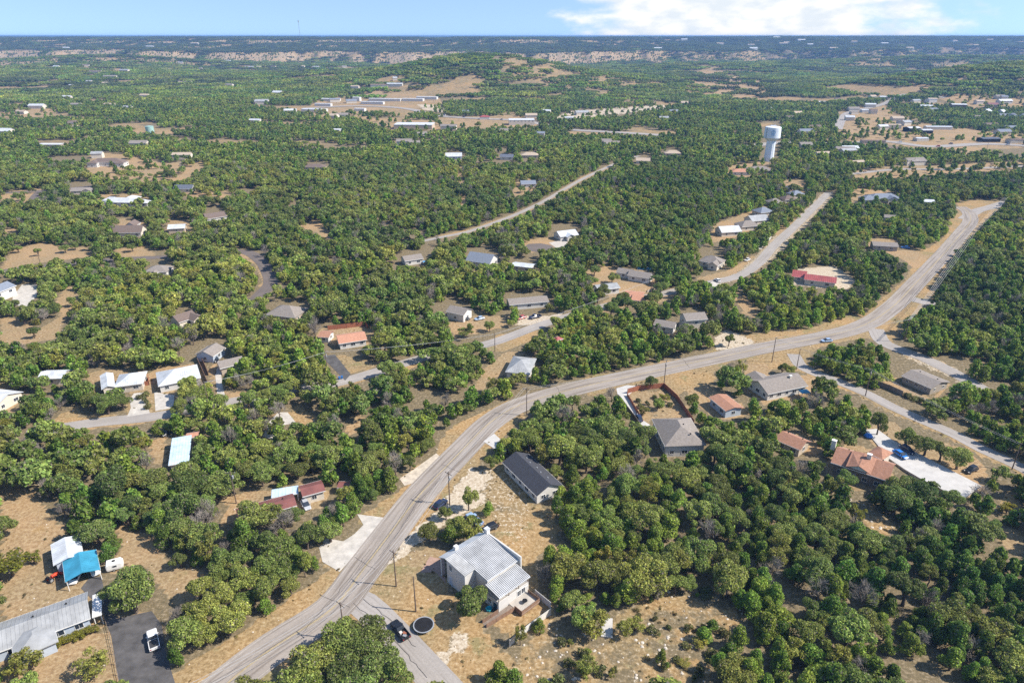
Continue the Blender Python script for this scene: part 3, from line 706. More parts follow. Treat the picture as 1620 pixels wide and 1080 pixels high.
def block(root, cx, cy, ang, L, W, eave=2.8, roof='gable', pitch=0.38, rm='r_taupe', wm='white_wall', oh=0.5, t=0.16, wins=1, seams=0.0, walls=True, wh=1.15, ww=1.2, vents=0, posts=0, floor2=False, z0=-0.4, dr=None, fascia=True, side_w=True):
    Mx = Matrix.Translation((cx - root.location.x, cy - root.location.y, 0)) @ Matrix.Rotation(ang, 4, 'Z')
    hl, hw = L / 2, W / 2; rise = pitch * hw
    e = eave
    if roof == 'gable':
        top = [(-hl, -hw, e), (hl, -hw, e), (hl, 0, e + rise), (-hl, 0, e + rise), (hl, hw, e), (-hl, hw, e)]; fs = [(0, 1, 2, 3), (3, 2, 4, 5)]
    elif roof == 'hip':
        k = max(hl - hw, 0.05)
        top = [(-hl, -hw, e), (hl, -hw, e), (k, 0, e + rise), (-k, 0, e + rise), (hl, hw, e), (-hl, hw, e)]; fs = [(0, 1, 2, 3), (3, 2, 4, 5), (1, 4, 2), (5, 0, 3)]
    elif roof == 'halfhip':
        k = max(hl - hw, 0.05)
        top = [(-hl, -hw, e), (hl, -hw, e), (hl, 0, e + rise), (-k, 0, e + rise), (hl, hw, e), (-hl, hw, e)]; fs = [(0, 1, 2, 3), (3, 2, 4, 5), (5, 0, 3)]
    elif roof == 'shed':
        top = [(-hl, -hw, e), (hl, -hw, e), (hl, hw, e + pitch * W), (-hl, hw, e + pitch * W)]; fs = [(0, 1, 2, 3)]
    else:
        top = [(-hl, -hw, e), (hl, -hw, e), (hl, hw, e + 0.02), (-hl, hw, e + 0.02)]; fs = [(0, 1, 2, 3)]
    rb = MB(); solid(rb, top, fs, t, Mx); ro = rb.build('roof', M[rm], root)
    if seams:
        sb = MB(); k = -hl + 0.15
        while k < hl - 0.1:
            for sgn in (-1, 1):
                if roof in ('gable',): y1, z1 = 0, e + rise
                elif roof == 'hip':
                    lim = hl - hw; q = max(0, abs(k) - lim); y1, z1 = sgn * q, e + rise * (1 - q / hw)
                elif roof in ('shed', 'flat'):
                    if sgn < 0: continue
                    y1, z1 = -hw, e
                p0 = (k, sgn * hw, e if roof in ('gable', 'hip') else e + (pitch * W if roof == 'shed' else 0.02)); p1 = (k, y1, z1)
                if roof in ('gable', 'hip', 'shed', 'flat'):
                    sb.bar(Mx @ Vector((p0[0], p0[1], p0[2] + .02)), Mx @ Vector((p1[0], p1[1], p1[2] + .02)), 0.07, 0.07)
            k += seams
        link('roof_seam', sb.mesh('roof_seam', M[rm]), ro)['kind'] = 'stuff'
    if fascia:
        for s in (-1, 1):
            fb = MB(); fb.box(-hl, hl, min(s * hw, s * (hw + .04)), max(s * hw, s * (hw + .04)), e - t - .06, e + .01, Mx)
            link('fascia', fb.mesh('fascia', M['trim']), ro)
    hl2, hw2 = hl - oh, hw - oh
    if walls:
        wb = MB(); ze = e - t + 0.0 + pitch * oh * (roof in ('gable', 'hip', 'halfhip'))
        if roof in ('gable', 'halfhip'):
            zr = e + rise - t - 0.01
            sec = [(-hw2, z0), (hw2, z0), (hw2, ze), (0, zr), (-hw2, ze)]
            xr = -hl2 if roof == 'gable' else -hl2
            vs = [(x, y, z) for x in (xr, hl2) for (y, z) in sec]
            if roof == 'halfhip': vs[3] = (-hl2, 0, ze); 
            wb.add([tuple(Mx @ Vector(p)) for p in vs], [(0, 4, 3, 2, 1), (5, 6, 7, 8, 9), (0, 1, 6, 5), (1, 2, 7, 6), (2, 3, 8, 7), (3, 4, 9, 8), (4, 0, 5, 9)])
        elif roof == 'shed':
            za = e + pitch * oh - t; zb = e + pitch * (W - oh) - t
            vs = [(x, y, z) for x in (-hl2, hl2) for (y, z) in ((-hw2, z0), (hw2, z0), (hw2, zb), (-hw2, za))]
            wb.add([tuple(Mx @ Vector(p)) for p in vs], [(0, 3, 2, 1), (4, 5, 6, 7), (0, 1, 5, 4), (1, 2, 6, 5), (2, 3, 7, 6), (3, 0, 4, 7)])
        else: wb.box(-hl2, hl2, -hw2, hw2, z0, ze if roof == 'hip' else e - t, Mx)
        wb.build('wall', M[wm], root)
        if wins:
            for (sx_, sy_, ln, dep) in ((0, -1, hl2, hw2), (0, 1, hl2, hw2), (1, 0, hw2, hl2), (-1, 0, hw2, hl2)):
                nrm = (Mx.to_3x3() @ Vector((sx_, sy_, 0)))
                toc = Vector((-cx, -cy, 0)).normalized()
                if nrm.dot(toc) < -0.05: continue
                k = max(1, int(2 * ln / (3.3 if wins == 1 else 5.0)))
                a2 = math.atan2(nrm.y, nrm.x) - math.pi / 2
                for j in range(k):
                    s = (-ln + (j + 0.5) * 2 * ln / k)
                    lp = Vector((s if sy_ else sx_ * dep, s if sx_ else sy_ * dep, 0)); q = Mx @ lp
                    if j == k // 2 and sy_ and dr and k > 2: door(root, q.x, q.y, a2, dr)
                    else: window(root, q.x, q.y, 1.55 if e < 4.4 else e - 1.5, a2, ww if j % 2 == 0 else ww * 1.4, wh)
                    if floor2: window(root, q.x, q.y, 1.5, a2, ww, wh)
    if posts:
        for sx_ in (-1, 1):
            for sy_ in (-1, 1):
                pb = MB(); pb.box(sx_ * (hl - .25) - .07, sx_ * (hl - .25) + .07, sy_ * (hw - .25) - .07, sy_ * (hw - .25) + .07, 0, e - t + (0.02 if roof != 'shed' else 0), Mx); pb.build('post', M['trim'], root)
    for j in range(vents):
        vb = MB(); xx = -hl * 0.6 + j * (hl * 1.2 / max(1, vents - 1)); yy = (0.22 if j % 2 else 0.35) * hw
        vb.box(xx - .16, xx + .16, yy - .16, yy + .16, e + rise * (1 - yy / hw) - .1, e + rise * (1 - yy / hw) + .30, Mx); link('roof_vent', vb.mesh('roof_vent', M['dark' if rm != 'r_charcoal' else 'steel']), ro)
    return Mx
def chimney(root, Mx, x, y, z0, z1, w=0.8, m='cream_wall'):
    c = MB(); c.box(x - w/2, x + w/2, y - w/2 * .8, y + w/2 * .8, z0, z1, Mx); o = c.build('chimney', M[m], root)
    k = MB(); k.box(x - w/2 - .08, x + w/2 + .08, y - w/2 * .8 - .08, y + w/2 * .8 + .08, z1, z1 + .12, Mx); link('cap', k.mesh('cap', M['trim']), o)
def house(name, label, mark, blocks, cat='house', group=None):
    """blocks: (a, b, c pixel corners of the eaves, eave height, options)"""
    root = None; ms = []
    for (a, b_, c_, eave, kw) in blocks:
        cx, cy, ang, L, W = frame3(a, b_, c_, eave)
        if root is None:
            root = empty(name, cx, cy); tag(root, label, cat, group, mark=mark)
        FOOT.append((cx, cy, ang, L / 2 + 1.0, W / 2 + 1.0))
        ms.append(block(root, cx, cy, ang, L, W, eave, **kw))
    return root, ms
FOOT = []
def fhouse(label, mark, px, py, L, W, ang, rm, wm='white_wall', eave=2.9, roof='gable', pitch=0.45, name='house', cat='house', wins=2, extra=(), seams=0.0, group=None, **kw):
    x, y = GT(px, py); z = hz(x, y)
    root = empty(name, x, y, z); tag(root, label, cat, group, mark=mark)
    FOOT.append((x, y, R(ang), L / 2 + 1.2, W / 2 + 1.2))
    block(root, x, y, R(ang), L, W, eave, roof, pitch, rm, wm, wins=wins, seams=seams, z0=-1.5, **kw)
    for (ox, oy, l2, w2, a2, rf, e2) in extra:
        ca, sa = math.cos(R(ang)), math.sin(R(ang)); qx, qy = x + ca * ox - sa * oy, y + sa * ox + ca * oy
        FOOT.append((qx, qy, R(ang + a2), l2 / 2 + 1, w2 / 2 + 1))
        block(root, qx, qy, R(ang + a2), l2, w2, e2, rf, pitch, rm, wm, wins=wins, seams=seams, z0=-1.5)
    return root

g1 = dict(roof='gable', pitch=0.50, rm='r_charcoal', wm='white_wall', vents=5)
r, ms = house('house', 'long white house with charcoal shingle gable roof beside the road', 'the charcoal roofed house', [((794.5, 731), (848.7, 784.8), (886.5, 763.4), 2.9, g1)])
# --- red roofed house and garage
house('house', 'red metal roofed house half hidden behind oaks left of the road', 'the red roofed house', [((377, 825), (470, 799), (462, 780), 2.7, dict(roof='gable', pitch=.22, rm='r_maroon', wm='white_wall', vents=3))])
house('garage', 'cream garage with red metal roof beside the red roofed house', 'the cream garage', [((478.4, 785.6), (515, 775.7), (511.8, 758), 3.0, dict(roof='gable', pitch=.3, rm='r_maroon', wm='cream_wall', wins=2))], 'garage')
house('carport', 'pale blue flat metal carport roof between red roofed house and garage', 'the pale blue carport', [((429, 787), (472, 780), (464, 769), 2.5, dict(roof='shed', pitch=.03, rm='r_paleblue', walls=False, posts=1, seams=.9))], 'carport')
house('canopy', 'small maroon canopy under the oaks right of the cream garage', 'the maroon canopy', [((533, 771), (552, 771), (550, 761), 2.4, dict(roof='gable', pitch=.3, rm='r_maroon', walls=False, posts=1))], 'canopy')
# --- bottom left homestead
house('carport', 'bright blue metal carport beside the dirt yard at lower left', 'the bright blue carport', [((103, 920), (98.4, 887), (151.6, 866), 3.0, dict(roof='gable', pitch=.26, rm='r_blue', walls=False, posts=1, seams=.7))], 'carport')
house('shed', 'white metal roofed shed behind the bright blue carport', 'the white roofed shed', [((84.5, 894), (80, 861), (126, 846), 3.2, dict(roof='gable', pitch=.25, rm='r_palewhite', wm='blue_wall', seams=.8, wins=2))], 'shed')
r, ms = house('house', 'long pale blue house with ribbed grey metal roof at bottom left', 'the long grey roofed house', [
    ((143.5, 977), (-40, 1045), (-44, 1000), 2.9, dict(roof='gable', pitch=.34, rm='r_grey', wm='blue_wall', seams=.75, vents=3, ww=1.5)),
    ((92, 1014), (82, 974), (14, 997), 2.85, dict(roof='hip', pitch=.36, rm='r_grey', wm='blue_wall', wins=2, oh=.6)),
    ((145.5, 976), (161, 971), (154, 939), 2.75, dict(roof='shed', pitch=.015, rm='r_white', walls=False, posts=1))])
# --- left street
house('house', 'house with angular white metal roof and curved driveway on the left street', 'the white metal roofed house', [
    ((158, 594), (160.5, 616), (182, 611), 3.0, dict(roof='gable', pitch=.42, rm='r_palewhite', wm='cream_wall', seams=.7)),
    ((180, 612), (226, 606), (223, 588), 2.9, dict(roof='hip', pitch=.42, rm='r_palewhite', wm='stone_wall', seams=.7))])
house('house', 'house with long standing seam silver roof behind a big oak', 'the standing seam silver roofed house', [((250, 611), (318, 597), (312, 576), 2.9, dict(roof='hip', pitch=.42, rm='r_silver', wm='white_wall', seams=.7))])
house('house', 'small house with pale blue white metal roof among the left oaks', 'the pale blue metal roofed house', [((266, 736), (299, 730), (297, 690), 2.8, dict(roof='shed', pitch=.02, rm='r_paleblue', wm='white_wall', seams=.8))])
house('shed', 'little terracotta roofed shed behind the pale blue metal roof', 'the little terracotta shed', [((294, 693), (314, 690), (316, 682), 2.4, dict(roof='gable', rm='r_terracotta', wm='tan_wall', wins=0))], 'shed')
fhouse('white metal roof peeking between oaks left of the angular roofed house', 'the white roof between oaks', 90, 603, 9, 7, 4, 'r_palewhite', 'cream_wall', roof='gable', pitch=.35, seams=.8)
fhouse('pale silver roofed house cut by the left edge beside the street', 'the silver house at left edge', -8, 640, 14, 11, -12, 'r_silver', 'cream_wall', roof='gable', pitch=.35, seams=.8)
fhouse('taupe roofed house with shaded garage above the left street', 'the taupe garage house', 335, 566, 8.5, 8, 78, 'r_taupe', 'blue_wall')
fhouse('taupe roofed house just right of the shaded garage house', 'the second taupe house', 366, 584, 9, 7, 35, 'r_taupe', 'tan_wall')
fhouse('brown gabled house deep in the left woods', 'the brown gabled house', 292, 512, 9, 8, 55, 'r_brown', 'cream_wall', pitch=.55, extra=[(3, -4, 7, 6, 90, 'gable', 2.9)])
fhouse('grey roofed white house at the left edge beside a pale driveway', 'the grey house at left edge', 0, 472, 13, 9, 80, 'r_bluegrey', 'white_wall', eave=4.6)
fhouse('grey hip roofed house with white front gable by the far left street', 'the grey hip house', 253, 434, 12, 10, 3, 'r_taupe', 'white_wall', roof='hip', extra=[(0, -4, 6, 4, 90, 'gable', 2.9)])
fhouse('brown grey roofed house with tall front gable on the far left', 'the tall gabled house', 208, 372, 17, 10, 5, 'r_brown', 'cream_wall', pitch=.7, extra=[(-2, 9, 9, 7, 90, 'gable', 4.6)])
fhouse('tan house with white metal roof on the far left', 'the tan house with white roof', 282, 366, 10.5, 8, 12, 'r_palewhite', 'tan_wall')
fhouse('dark brown gabled house among trees right of the tan house', 'the dark brown gabled house', 341, 349, 14, 9, 40, 'r_brown', 'white_wall', pitch=.6)
fhouse('slate blue roofed house with parked cars on the far left', 'the slate blue roofed house', 293, 303, 15, 9, 2, 'r_slate', 'white_wall', pitch=.6)
fhouse('sprawling silver roofed house on the far left', 'the sprawling silver house', 200, 324, 26, 11, -4, 'r_silver', 'white_wall', roof='hip', extra=[(-13, 4, 12, 9, 0, 'hip', 2.9), (14, -2, 12, 8, 0, 'hip', 2.9), (0, 7, 14, 9, 90, 'hip', 3.2)])
fhouse('grey tan roofed house beside the far left street', 'the grey tan house', 129, 306, 13, 8, 10, 'r_taupe', 'cream_wall', extra=[(6, -2, 8, 7, 90, 'gable', 2.9)])
fhouse('large white mansion with brown hip roofs on the far left', 'the white mansion', 172, 262, 30, 13, 4, 'r_brown', 'white_wall', eave=4.2, roof='hip', extra=[(-10, -5, 13, 10, 90, 'hip', 4.2), (14, -3, 12, 9, 90, 'hip', 3.6)])
fhouse('long low building with white flat roof on the far left', 'the long white flat roof', 81, 232, 27, 10, 0, 'r_white', 'tan_wall', roof='shed', pitch=.03, name='building', cat='building')
# --- centre
fhouse('taupe hip roofed house beside the dark curving street', 'the taupe hip house', 456, 502, 15, 12, -15, 'r_taupe', 'tan_wall', roof='hip', pitch=.5)
house('house', 'orange tile roofed house with a red fence behind it', 'the orange tile roofed house', [((536, 544), (581, 537), (577, 523), 2.8, dict(roof='gable', pitch=.35, rm='r_terracotta', wm='white_wall')),
    ((502, 533), (520, 534), (519, 523), 2.6, dict(roof='gable', pitch=.3, rm='r_rust', wm='white_wall'))])
fhouse('small white house with grey roof above the middle yard', 'the small white house', 727, 503, 9.5, 8, -28, 'r_taupe', 'white_wall', eave=3.6)
house('house', 'pale grey metal roofed house behind the road bend', 'the pale grey metal house', [((799, 588), (838, 592), (853, 567), 2.9, dict(roof='hip', pitch=.33, rm='r_grey', wm='white_wall', seams=.8))])
fhouse('long low taupe roofed house with white walls behind the middle street', 'the long taupe house', 834, 484, 19, 8, 14, 'r_taupe', 'white_wall', pitch=.35)
fhouse('orange roofed building beside the walled yard on the middle street', 'the orange roofed building', 1003, 474, 9, 8, -18, 'r_terracotta', 'cream_wall', pitch=.25, name='building', cat='building', extra=[(3, -5, 7, 5, 0, 'shed', 2.5)])
fhouse('low grey roofed house left of the dark gabled house by the pool', 'the low grey house', 958, 462, 12, 8, 20, 'r_grey', 'white_wall', pitch=.35)
fhouse('dark grey gabled house with white walls near the blue pool', 'the dark gabled house by pool', 1013, 443, 12, 8, -28, 'r_taupe', 'white_wall', extra=[(-9, 2, 8, 7, 0, 'gable', 2.7)])
fhouse('taupe hip roofed house where the residential street bends', 'the taupe house at the bend', 1126, 420, 12, 10, -35, 'r_taupe', 'cream_wall', roof='hip', pitch=.55, extra=[(3, -5, 7, 6, 90, 'gable', 2.9)])
fhouse('white gabled house above the circular driveway', 'the white house with circular drive', 895, 377, 13, 10, 24, 'r_palewhite', 'white_wall', extra=[(0, -4, 7, 6, 90, 'gable', 2.9)])
fhouse('grey metal roofed house with white gable in the middle woods', 'the grey metal gabled house', 763, 418, 15, 12, -24, 'r_bluegrey', 'white_wall', pitch=.6)
fhouse('taupe roofed house with a blue pool cover by the lane', 'the house with pool cover', 652, 416, 11, 8, 28, 'r_taupe', 'white_wall')
fhouse('low white roofed house right of the grey metal gabled house', 'the low white roofed house', 828, 427, 12, 7, -20, 'r_palewhite', 'tan_wall', roof='gable', pitch=.2)
fhouse('grey gabled two storey house in trees above the main road', 'the two storey grey house', 1095, 516, 10, 8, 10, 'r_taupe', 'cream_wall', eave=4.6)
fhouse('low taupe house in trees left of the two storey grey house', 'the low taupe house', 1052, 522, 9, 7, -25, 'r_taupe', 'white_wall')
# --- right of the main road
r, ms = house('house', 'grey shingle hip roofed white house with fenced front garden', 'the grey hip roofed house', [((1031, 662), (1052, 706), (1109, 689), 4.0, dict(roof='hip', pitch=.5, rm='r_taupe', wm='white_wall', vents=3))])
house('house', 'long orange brown roofed house right of the fenced garden', 'the orange brown roofed house', [((1121, 628), (1148, 650), (1186, 652), 3.0, dict(roof='gable', pitch=.22, rm='r_rust', wm='blue_wall'))])
r, ms = house('house', 'white house with long grey brown gable roof by the street corner', 'the corner house', [((1215, 623.5), (1279, 610), (1257, 586), 2.9, dict(roof='gable', pitch=.42, rm='r_taupe', wm='white_wall')),
    ((1190, 605), (1178, 593), (1203, 586), 2.7, dict(roof='gable', pitch=.42, rm='r_taupe', wm='white_wall', wins=0))])
chimney(r, ms[0], 4.3, -1.2, 3.0, 5.6)
house('house', 'long low house with taupe gable roof behind a wooden fence', 'the long low taupe house', [((1425.6, 594), (1474, 614.8), (1503, 604), 2.8, dict(roof='gable', pitch=.24, rm='r_taupe', wm='taupe_wall', vents=2, ww=.9, wh=.9))])
r, ms = house('house', 'big rust brown roofed house above a rocky slope', 'the big rust roofed house', [((1314, 731), (1406, 761), (1438, 740), 4.0, dict(roof='gable', pitch=.5, rm='r_rust', wm='grey_wood', vents=4, oh=.9)),  # dark wall material stands in for the porch shade on it
    ((1372, 716), (1396, 727), (1414, 716), 4.2, dict(roof='hip', pitch=.5, rm='r_rust', wm='cream_wall', wins=2))])
# front gable dormer and chimneys
Mx = ms[0]
db = MB(); solid(db, [(-3.4, -6.2, 4.9), (-3.4, 0, 6.9), (-0.2, 0.2, 7.25), (-0.2, -6.2, 6.3), (3.0, 0, 6.9), (3.0, -6.2, 4.9)], [(0, 3, 2, 1), (3, 5, 4, 2)], .15, Mx); db.build('roof', M['r_rust'], r)
db = MB(); db.add([tuple(Mx @ Vector(p)) for p in ((-3.1, -5.8, 4.75), (2.7, -5.8, 4.75), (-.2, -5.8, 6.1), (-3.1, -5.2, 4.75), (2.7, -5.2, 4.75), (-.2, -5.2, 6.1))], [(0, 1, 2), (5, 4, 3), (0, 3, 4, 1), (1, 4, 5, 2), (2, 5, 3, 0)]); db.build('wall', M['white_wall'], r)
chimney(r, Mx, 1.2, -1.4, 6.0, 8.2, 1.1); chimney(r, Mx, -8.6, 0.6, 5.0, 8.0, 1.2)
house('house', 'small rust brown roofed house half buried in trees', 'the small rust roofed house', [((1226, 695), (1266, 712), (1286, 699), 2.8, dict(roof='gable', pitch=.45, rm='r_rust', wm='tan_wall', vents=2))])
house('canopy', 'bright blue shade canopy behind the corner house', 'the blue shade canopy', [((1269, 622), (1283, 621), (1280, 615), 2.3, dict(roof='hip', pitch=.4, rm='r_blue', walls=False, posts=1, fascia=False))], 'canopy')
fhouse('red metal roofed house in the woods left of the main road', 'the red metal roofed house', 1296, 449, 15, 10, -24, 'r_red', 'cream_wall', pitch=.32, extra=[(-10, 2, 7, 6, 0, 'shed', 2.4)], seams=.9)
fhouse('taupe gabled house with a blue car by the upper road', 'the taupe house with blue car', 1397, 394, 14, 8, -12, 'r_taupe', 'taupe_wall', pitch=.35)
fhouse('long blue grey roofed house among trees at upper right', 'the long blue grey house', 1395, 318, 24, 12, 2, 'r_bluegrey', 'white_wall', roof='hip', pitch=.5, extra=[(-13, -4, 12, 10, 0, 'hip', 2.9), (4, -4, 9, 8, 90, 'gable', 3.0)])
row = [(1252, 303, 12, 10, 20, 'r_slate', 'dark slate roofed house at the far end of the residential row', 'the farthest row house'), (1258, 312, 11, 9, 20, 'r_bluegrey', 'blue grey roofed house second from the far end of the residential row', 'the second farthest row house'),
       (1245, 320, 11, 9, 15, 'r_brown', 'brown roofed house third from the far end of the residential row', 'the brown row house'), (1224, 325, 11, 9, 15, 'r_taupe', 'taupe roofed house fourth from the far end of the residential row', 'the taupe row house'),
       (1206, 340, 12, 10, 22, 'r_bluegrey', 'blue grey roofed house in the middle of the residential row', 'the middle row house'), (1196, 353, 14, 10, 18, 'r_grey', 'light grey roofed house in the residential row', 'the pale row house'),
       (1181, 362, 14, 10, 15, 'r_taupe', 'taupe hip roofed house second from the near end of the residential row', 'the near taupe row house'), (1151, 371, 14, 10, 12, 'r_silver', 'silver roofed house at the near end of the residential row', 'the silver row house')]
for (px, py, L_, W_, an, rm_, lb, mk) in row:
    fhouse(lb, mk, px, py, L_, W_, an, rm_, 'cream_wall', roof='hip' if rm_ not in ('r_silver', 'r_grey') else 'gable', pitch=.55, group='houses along the receding residential street')
fhouse('taupe hip roofed house below the water tower', 'the house below the water tower', 1200, 273, 22, 13, -4, 'r_taupe', 'white_wall', roof='hip')
fhouse('orange roofed house left of the house below the water tower', 'the orange house by the tower', 1171, 276, 18, 10, -4, 'r_terracotta', 'white_wall', roof='hip')
fhouse('tan orange roofed house at the top of the diagonal lane', 'the tan orange house', 1063, 246, 17, 11, -3, 'r_tan', 'tan_wall', roof='hip')
fhouse('pale tan house beside the end of the diagonal lane', 'the pale tan house', 1017, 258, 14, 10, -10, 'r_tan', 'cream_wall')
fhouse('tan hip roofed house in the woods left of the diagonal lane', 'the tan hip house', 838, 249, 18, 11, 0, 'r_tan', 'tan_wall', roof='hip')
fhouse('grey house beside a bare yard left of the diagonal lane', 'the grey house with bare yard', 835, 295, 13, 10, 8, 'r_bluegrey', 'white_wall')
fhouse('grey blue gabled house in the upper middle woods', 'the grey blue gabled house', 718, 251, 17, 10, 5, 'r_silver', 'blue_wall', pitch=.6)
fhouse('dark blue roofed house in the upper middle woods', 'the dark blue roofed house', 802, 252, 14, 10, -5, 'r_slate', 'white_wall')
fhouse('brown roofed house alone in the upper left woods', 'the lone brown house', 499, 268, 20, 10, -3, 'r_brown', 'tan_wall', roof='hip')
fhouse('white boxy house in the upper left woods', 'the white boxy house', 532, 211, 14, 10, -8, 'r_white', 'white_wall', eave=5, roof='shed', pitch=.03)
# --- commercial strip
def shop(label, mark, px, py, L, W, ang, rm, wm, eave, roof='gable', pitch=.08, group=None, wins=0):
    return fhouse(label, mark, px, py, L, W, ang, rm, wm, eave, roof, pitch, 'building', 'building', wins, group=group, t=.4, oh=.15, fascia=False)
shop('big box store with white flat roof and tan walls', 'the big box store', 656, 203, 52, 26, -3, 'r_white', 'tan_wall', 6, 'shed', .01)
shop('white roofed building with brown front left of the far lane', 'the white commercial building', 825, 197, 36, 20, 2, 'r_white', 'cream_wall', 7, 'shed', .01, wins=2)
shop('small red roofed shop by the distant highway', 'the red roofed shop', 767, 189, 15, 10, 0, 'r_red', 'white_wall', 4, 'hip', .4)
sg = 'white storage buildings by the distant highway'
for i, (px, py, L_, W_) in enumerate(((590, 165, 42, 10), (610, 160, 62, 12), (654, 160, 40, 12), (676, 157, 40, 12), (524, 160, 34, 14), (498, 177, 40, 16), (565, 160, 14, 11), (570, 176, 18, 10), (512, 168, 30, 9))):
    shop(('nearest long white', 'longest white', 'second white from the right', 'rightmost white', 'left white boxy', 'leftmost wide silver', 'small tall white', 'small low white', 'narrow white')[i] + ' storage building by the distant highway', 'the distant storage building', px, py, L_, W_, -9, 'r_white' if i != 5 else 'r_silver', 'white_wall', 4.5 if i != 6 else 7, group=sg)
for (px, py, L_, W_, an, rm_, wm_, ev, lb) in ((1514, 173, 24, 15, -8, 'r_white', 'wood', 8, 'brown walled warehouse with white roof on the far right'), (1472, 162, 16, 12, 10, 'r_bluegrey', 'white_wall', 5, 'blue grey roofed building left of the brown warehouse'),
      (1442, 208, 17, 14, 8, 'r_white', 'dark', 5, 'white roofed shop with dark front by the right highway'), (1463, 211, 14, 12, 4, 'r_silver', 'dark', 4.5, 'silver roofed shop right of the white roofed shop'),
      (1411, 203, 20, 12, -10, 'r_tan', 'cream_wall', 5, 'tan roofed shop at the bend of the right highway'), (1431, 196, 22, 8, 3, 'r_slate', 'white_wall', 4, 'dark roofed low shop behind the right highway'),
      (1483, 205, 34, 10, -4, 'r_palewhite', 'cream_wall', 4, 'long pale building right of the silver roofed shop'), (1456, 223, 15, 9, 5, 'r_palewhite', 'cream_wall', 3.5, 'pale tent like building beside the right highway'),
      (1563, 224, 22, 12, 2, 'r_slate', 'dark', 4, 'dark roofed building on the right highway lot'), (1607, 226, 20, 10, 0, 'r_brown', 'cream_wall', 4, 'brown roofed building at the right edge of the highway'),
      (1380, 227, 26, 9, -6, 'r_brown', 'tan_wall', 3.5, 'long brown roofed building below the right highway'), (1368, 178, 14, 10, 0, 'r_silver', 'white_wall', 4, 'silver roofed house by the pale highway bend'),
      (1350, 181, 12, 8, 8, 'r_taupe', 'cream_wall', 4, 'taupe roofed house by the pale highway bend'), (900, 190, 16, 12, 0, 'r_silver', 'white_wall', 4, 'silver roofed building right of the white commercial building'),
      (1220, 175, 16, 10, 3, 'r_palewhite', 'white_wall', 4, 'pale roofed house beyond the water tower')):
    shop(lb, lb, px, py, L_, W_, an, rm_, wm_, ev, 'gable', .15)
for i, (px, py, rm_) in enumerate(((1560, 181, 'r_palewhite'), (1583, 182, 'r_silver'), (1599, 188, 'r_slate'), (1617, 189, 'r_slate'))):
    fhouse(('leftmost pale', 'second silver', 'third slate', 'rightmost slate')[i] + ' roofed house in the hillside row at far right', 'the far right hillside row', px, py, 13, 11, 35, rm_, 'white_wall', eave=5, pitch=.6, group='houses on the far right hillside')
fhouse('maroon roofed house on the wooded knoll at far right', 'the maroon knoll house', 1576, 142, 18, 12, 0, 'r_maroon', 'taupe_wall', eave=5)
fhouse('white house on the wooded knoll at the right edge', 'the white knoll house', 1598, 127, 24, 12, 6, 'r_white', 'white_wall', eave=5)
# far scattered roofs
rs = random.Random(4)
MORE = []
for (x0, x1, y0, y1, n_) in ((1330, 1615, 150, 215, 20), (1330, 1615, 236, 262, 5), (0, 470, 95, 200, 6), (850, 1320, 160, 240, 7), (470, 560, 160, 200, 4), (700, 860, 180, 235, 4), (0, 330, 205, 290, 3)):
    for _ in range(n_): MORE.append((rs.uniform(x0, x1), rs.uniform(y0, y1), rs.uniform(11, 20), rs.uniform(8, 12)))
k = 0; _dc = {}
for (px, py, L_, W_) in ((60,172,26,12),(35,180,20,9),(8,212,24,14),(90,108,22,12),(112,104,24,10),(135,100,16,10),(42,110,18,10),(152,116,34,14),(198,114,32,12),(175,124,34,10),(142,132,14,10),(167,134,14,10),(230,155,18,11),(122,170,18,9),(175,169,24,9),(107,157,18,8),(203,174,14,10),(285,101,22,8),(265,112,26,10),(360,98,28,10),(395,108,30,10),(500,108,24,12),(480,107,12,10),(433,107,20,9),(410,108,16,10),(545,107,16,10),(600,139,36,10),(625,137,34,8),(562,140,18,8),(690,100,12,10),(642,114,16,8),(625,127,10,8),(440,150,20,14),(415,165,24,14),(460,180,20,10),(405,195,18,8),(640,230,18,10),(655,232,14,8),(670,218,16,10),(710,205,22,9),(920,182,22,12),(1065,180,16,10),(1050,190,14,9),(1260,183,18,11),(1250,190,16,9),(1300,165,12,8),(1325,160,12,8),(1395,205,14,9),(1340,245,18,8),(1300,248,16,8),(1355,262,14,6),(1405,352,7,6),(1465,330,8,6)) + tuple(MORE):
    rm_ = rs.choice(['r_palewhite', 'r_silver', 'r_tan', 'r_taupe', 'r_taupe', 'r_brown', 'r_bluegrey', 'r_grey'])
    nm = {'r_white': 'white', 'r_palewhite': 'pale', 'r_silver': 'silver', 'r_tan': 'tan', 'r_taupe': 'taupe', 'r_brown': 'brown', 'r_bluegrey': 'blue grey', 'r_grey': 'grey'}[rm_]
    near = min(LAND, key=lambda q: math.hypot(P(q[1], q[2], 0)[0] - px, P(q[1], q[2], 0)[1] - py))
    dx = px - P(near[1], near[2], 0)[0]; k += 1
    side = 'left of' if dx < -8 else 'right of' if dx > 8 else 'beyond'
    _dk = (nm, side, near[0]); _dc[_dk] = _dc.get(_dk, 0) + 1
    fhouse(('distant %s roofed building %s %s' % _dk) if _dc[_dk] == 1 else '%s distant %s roofed building %s %s' % (('', '', 'second', 'third', 'fourth', 'fifth', 'sixth', 'seventh', 'eighth', 'ninth', 'tenth', 'eleventh', 'twelfth', 'thirteenth', 'fourteenth', 'fifteenth')[_dc[_dk]], *_dk), 'the distant %s roof %s %s' % (nm, side, near[0]) if False else near[0], px, py, L_, W_, rs.uniform(-20, 20), rm_, 'cream_wall', eave=rs.uniform(3.5, 5.5), wins=0, name='building', cat='building', group='distant scattered buildings')
LAND = [q for i, q in enumerate(LAND) if q[0] not in [p[0] for p in LAND[:i]]]
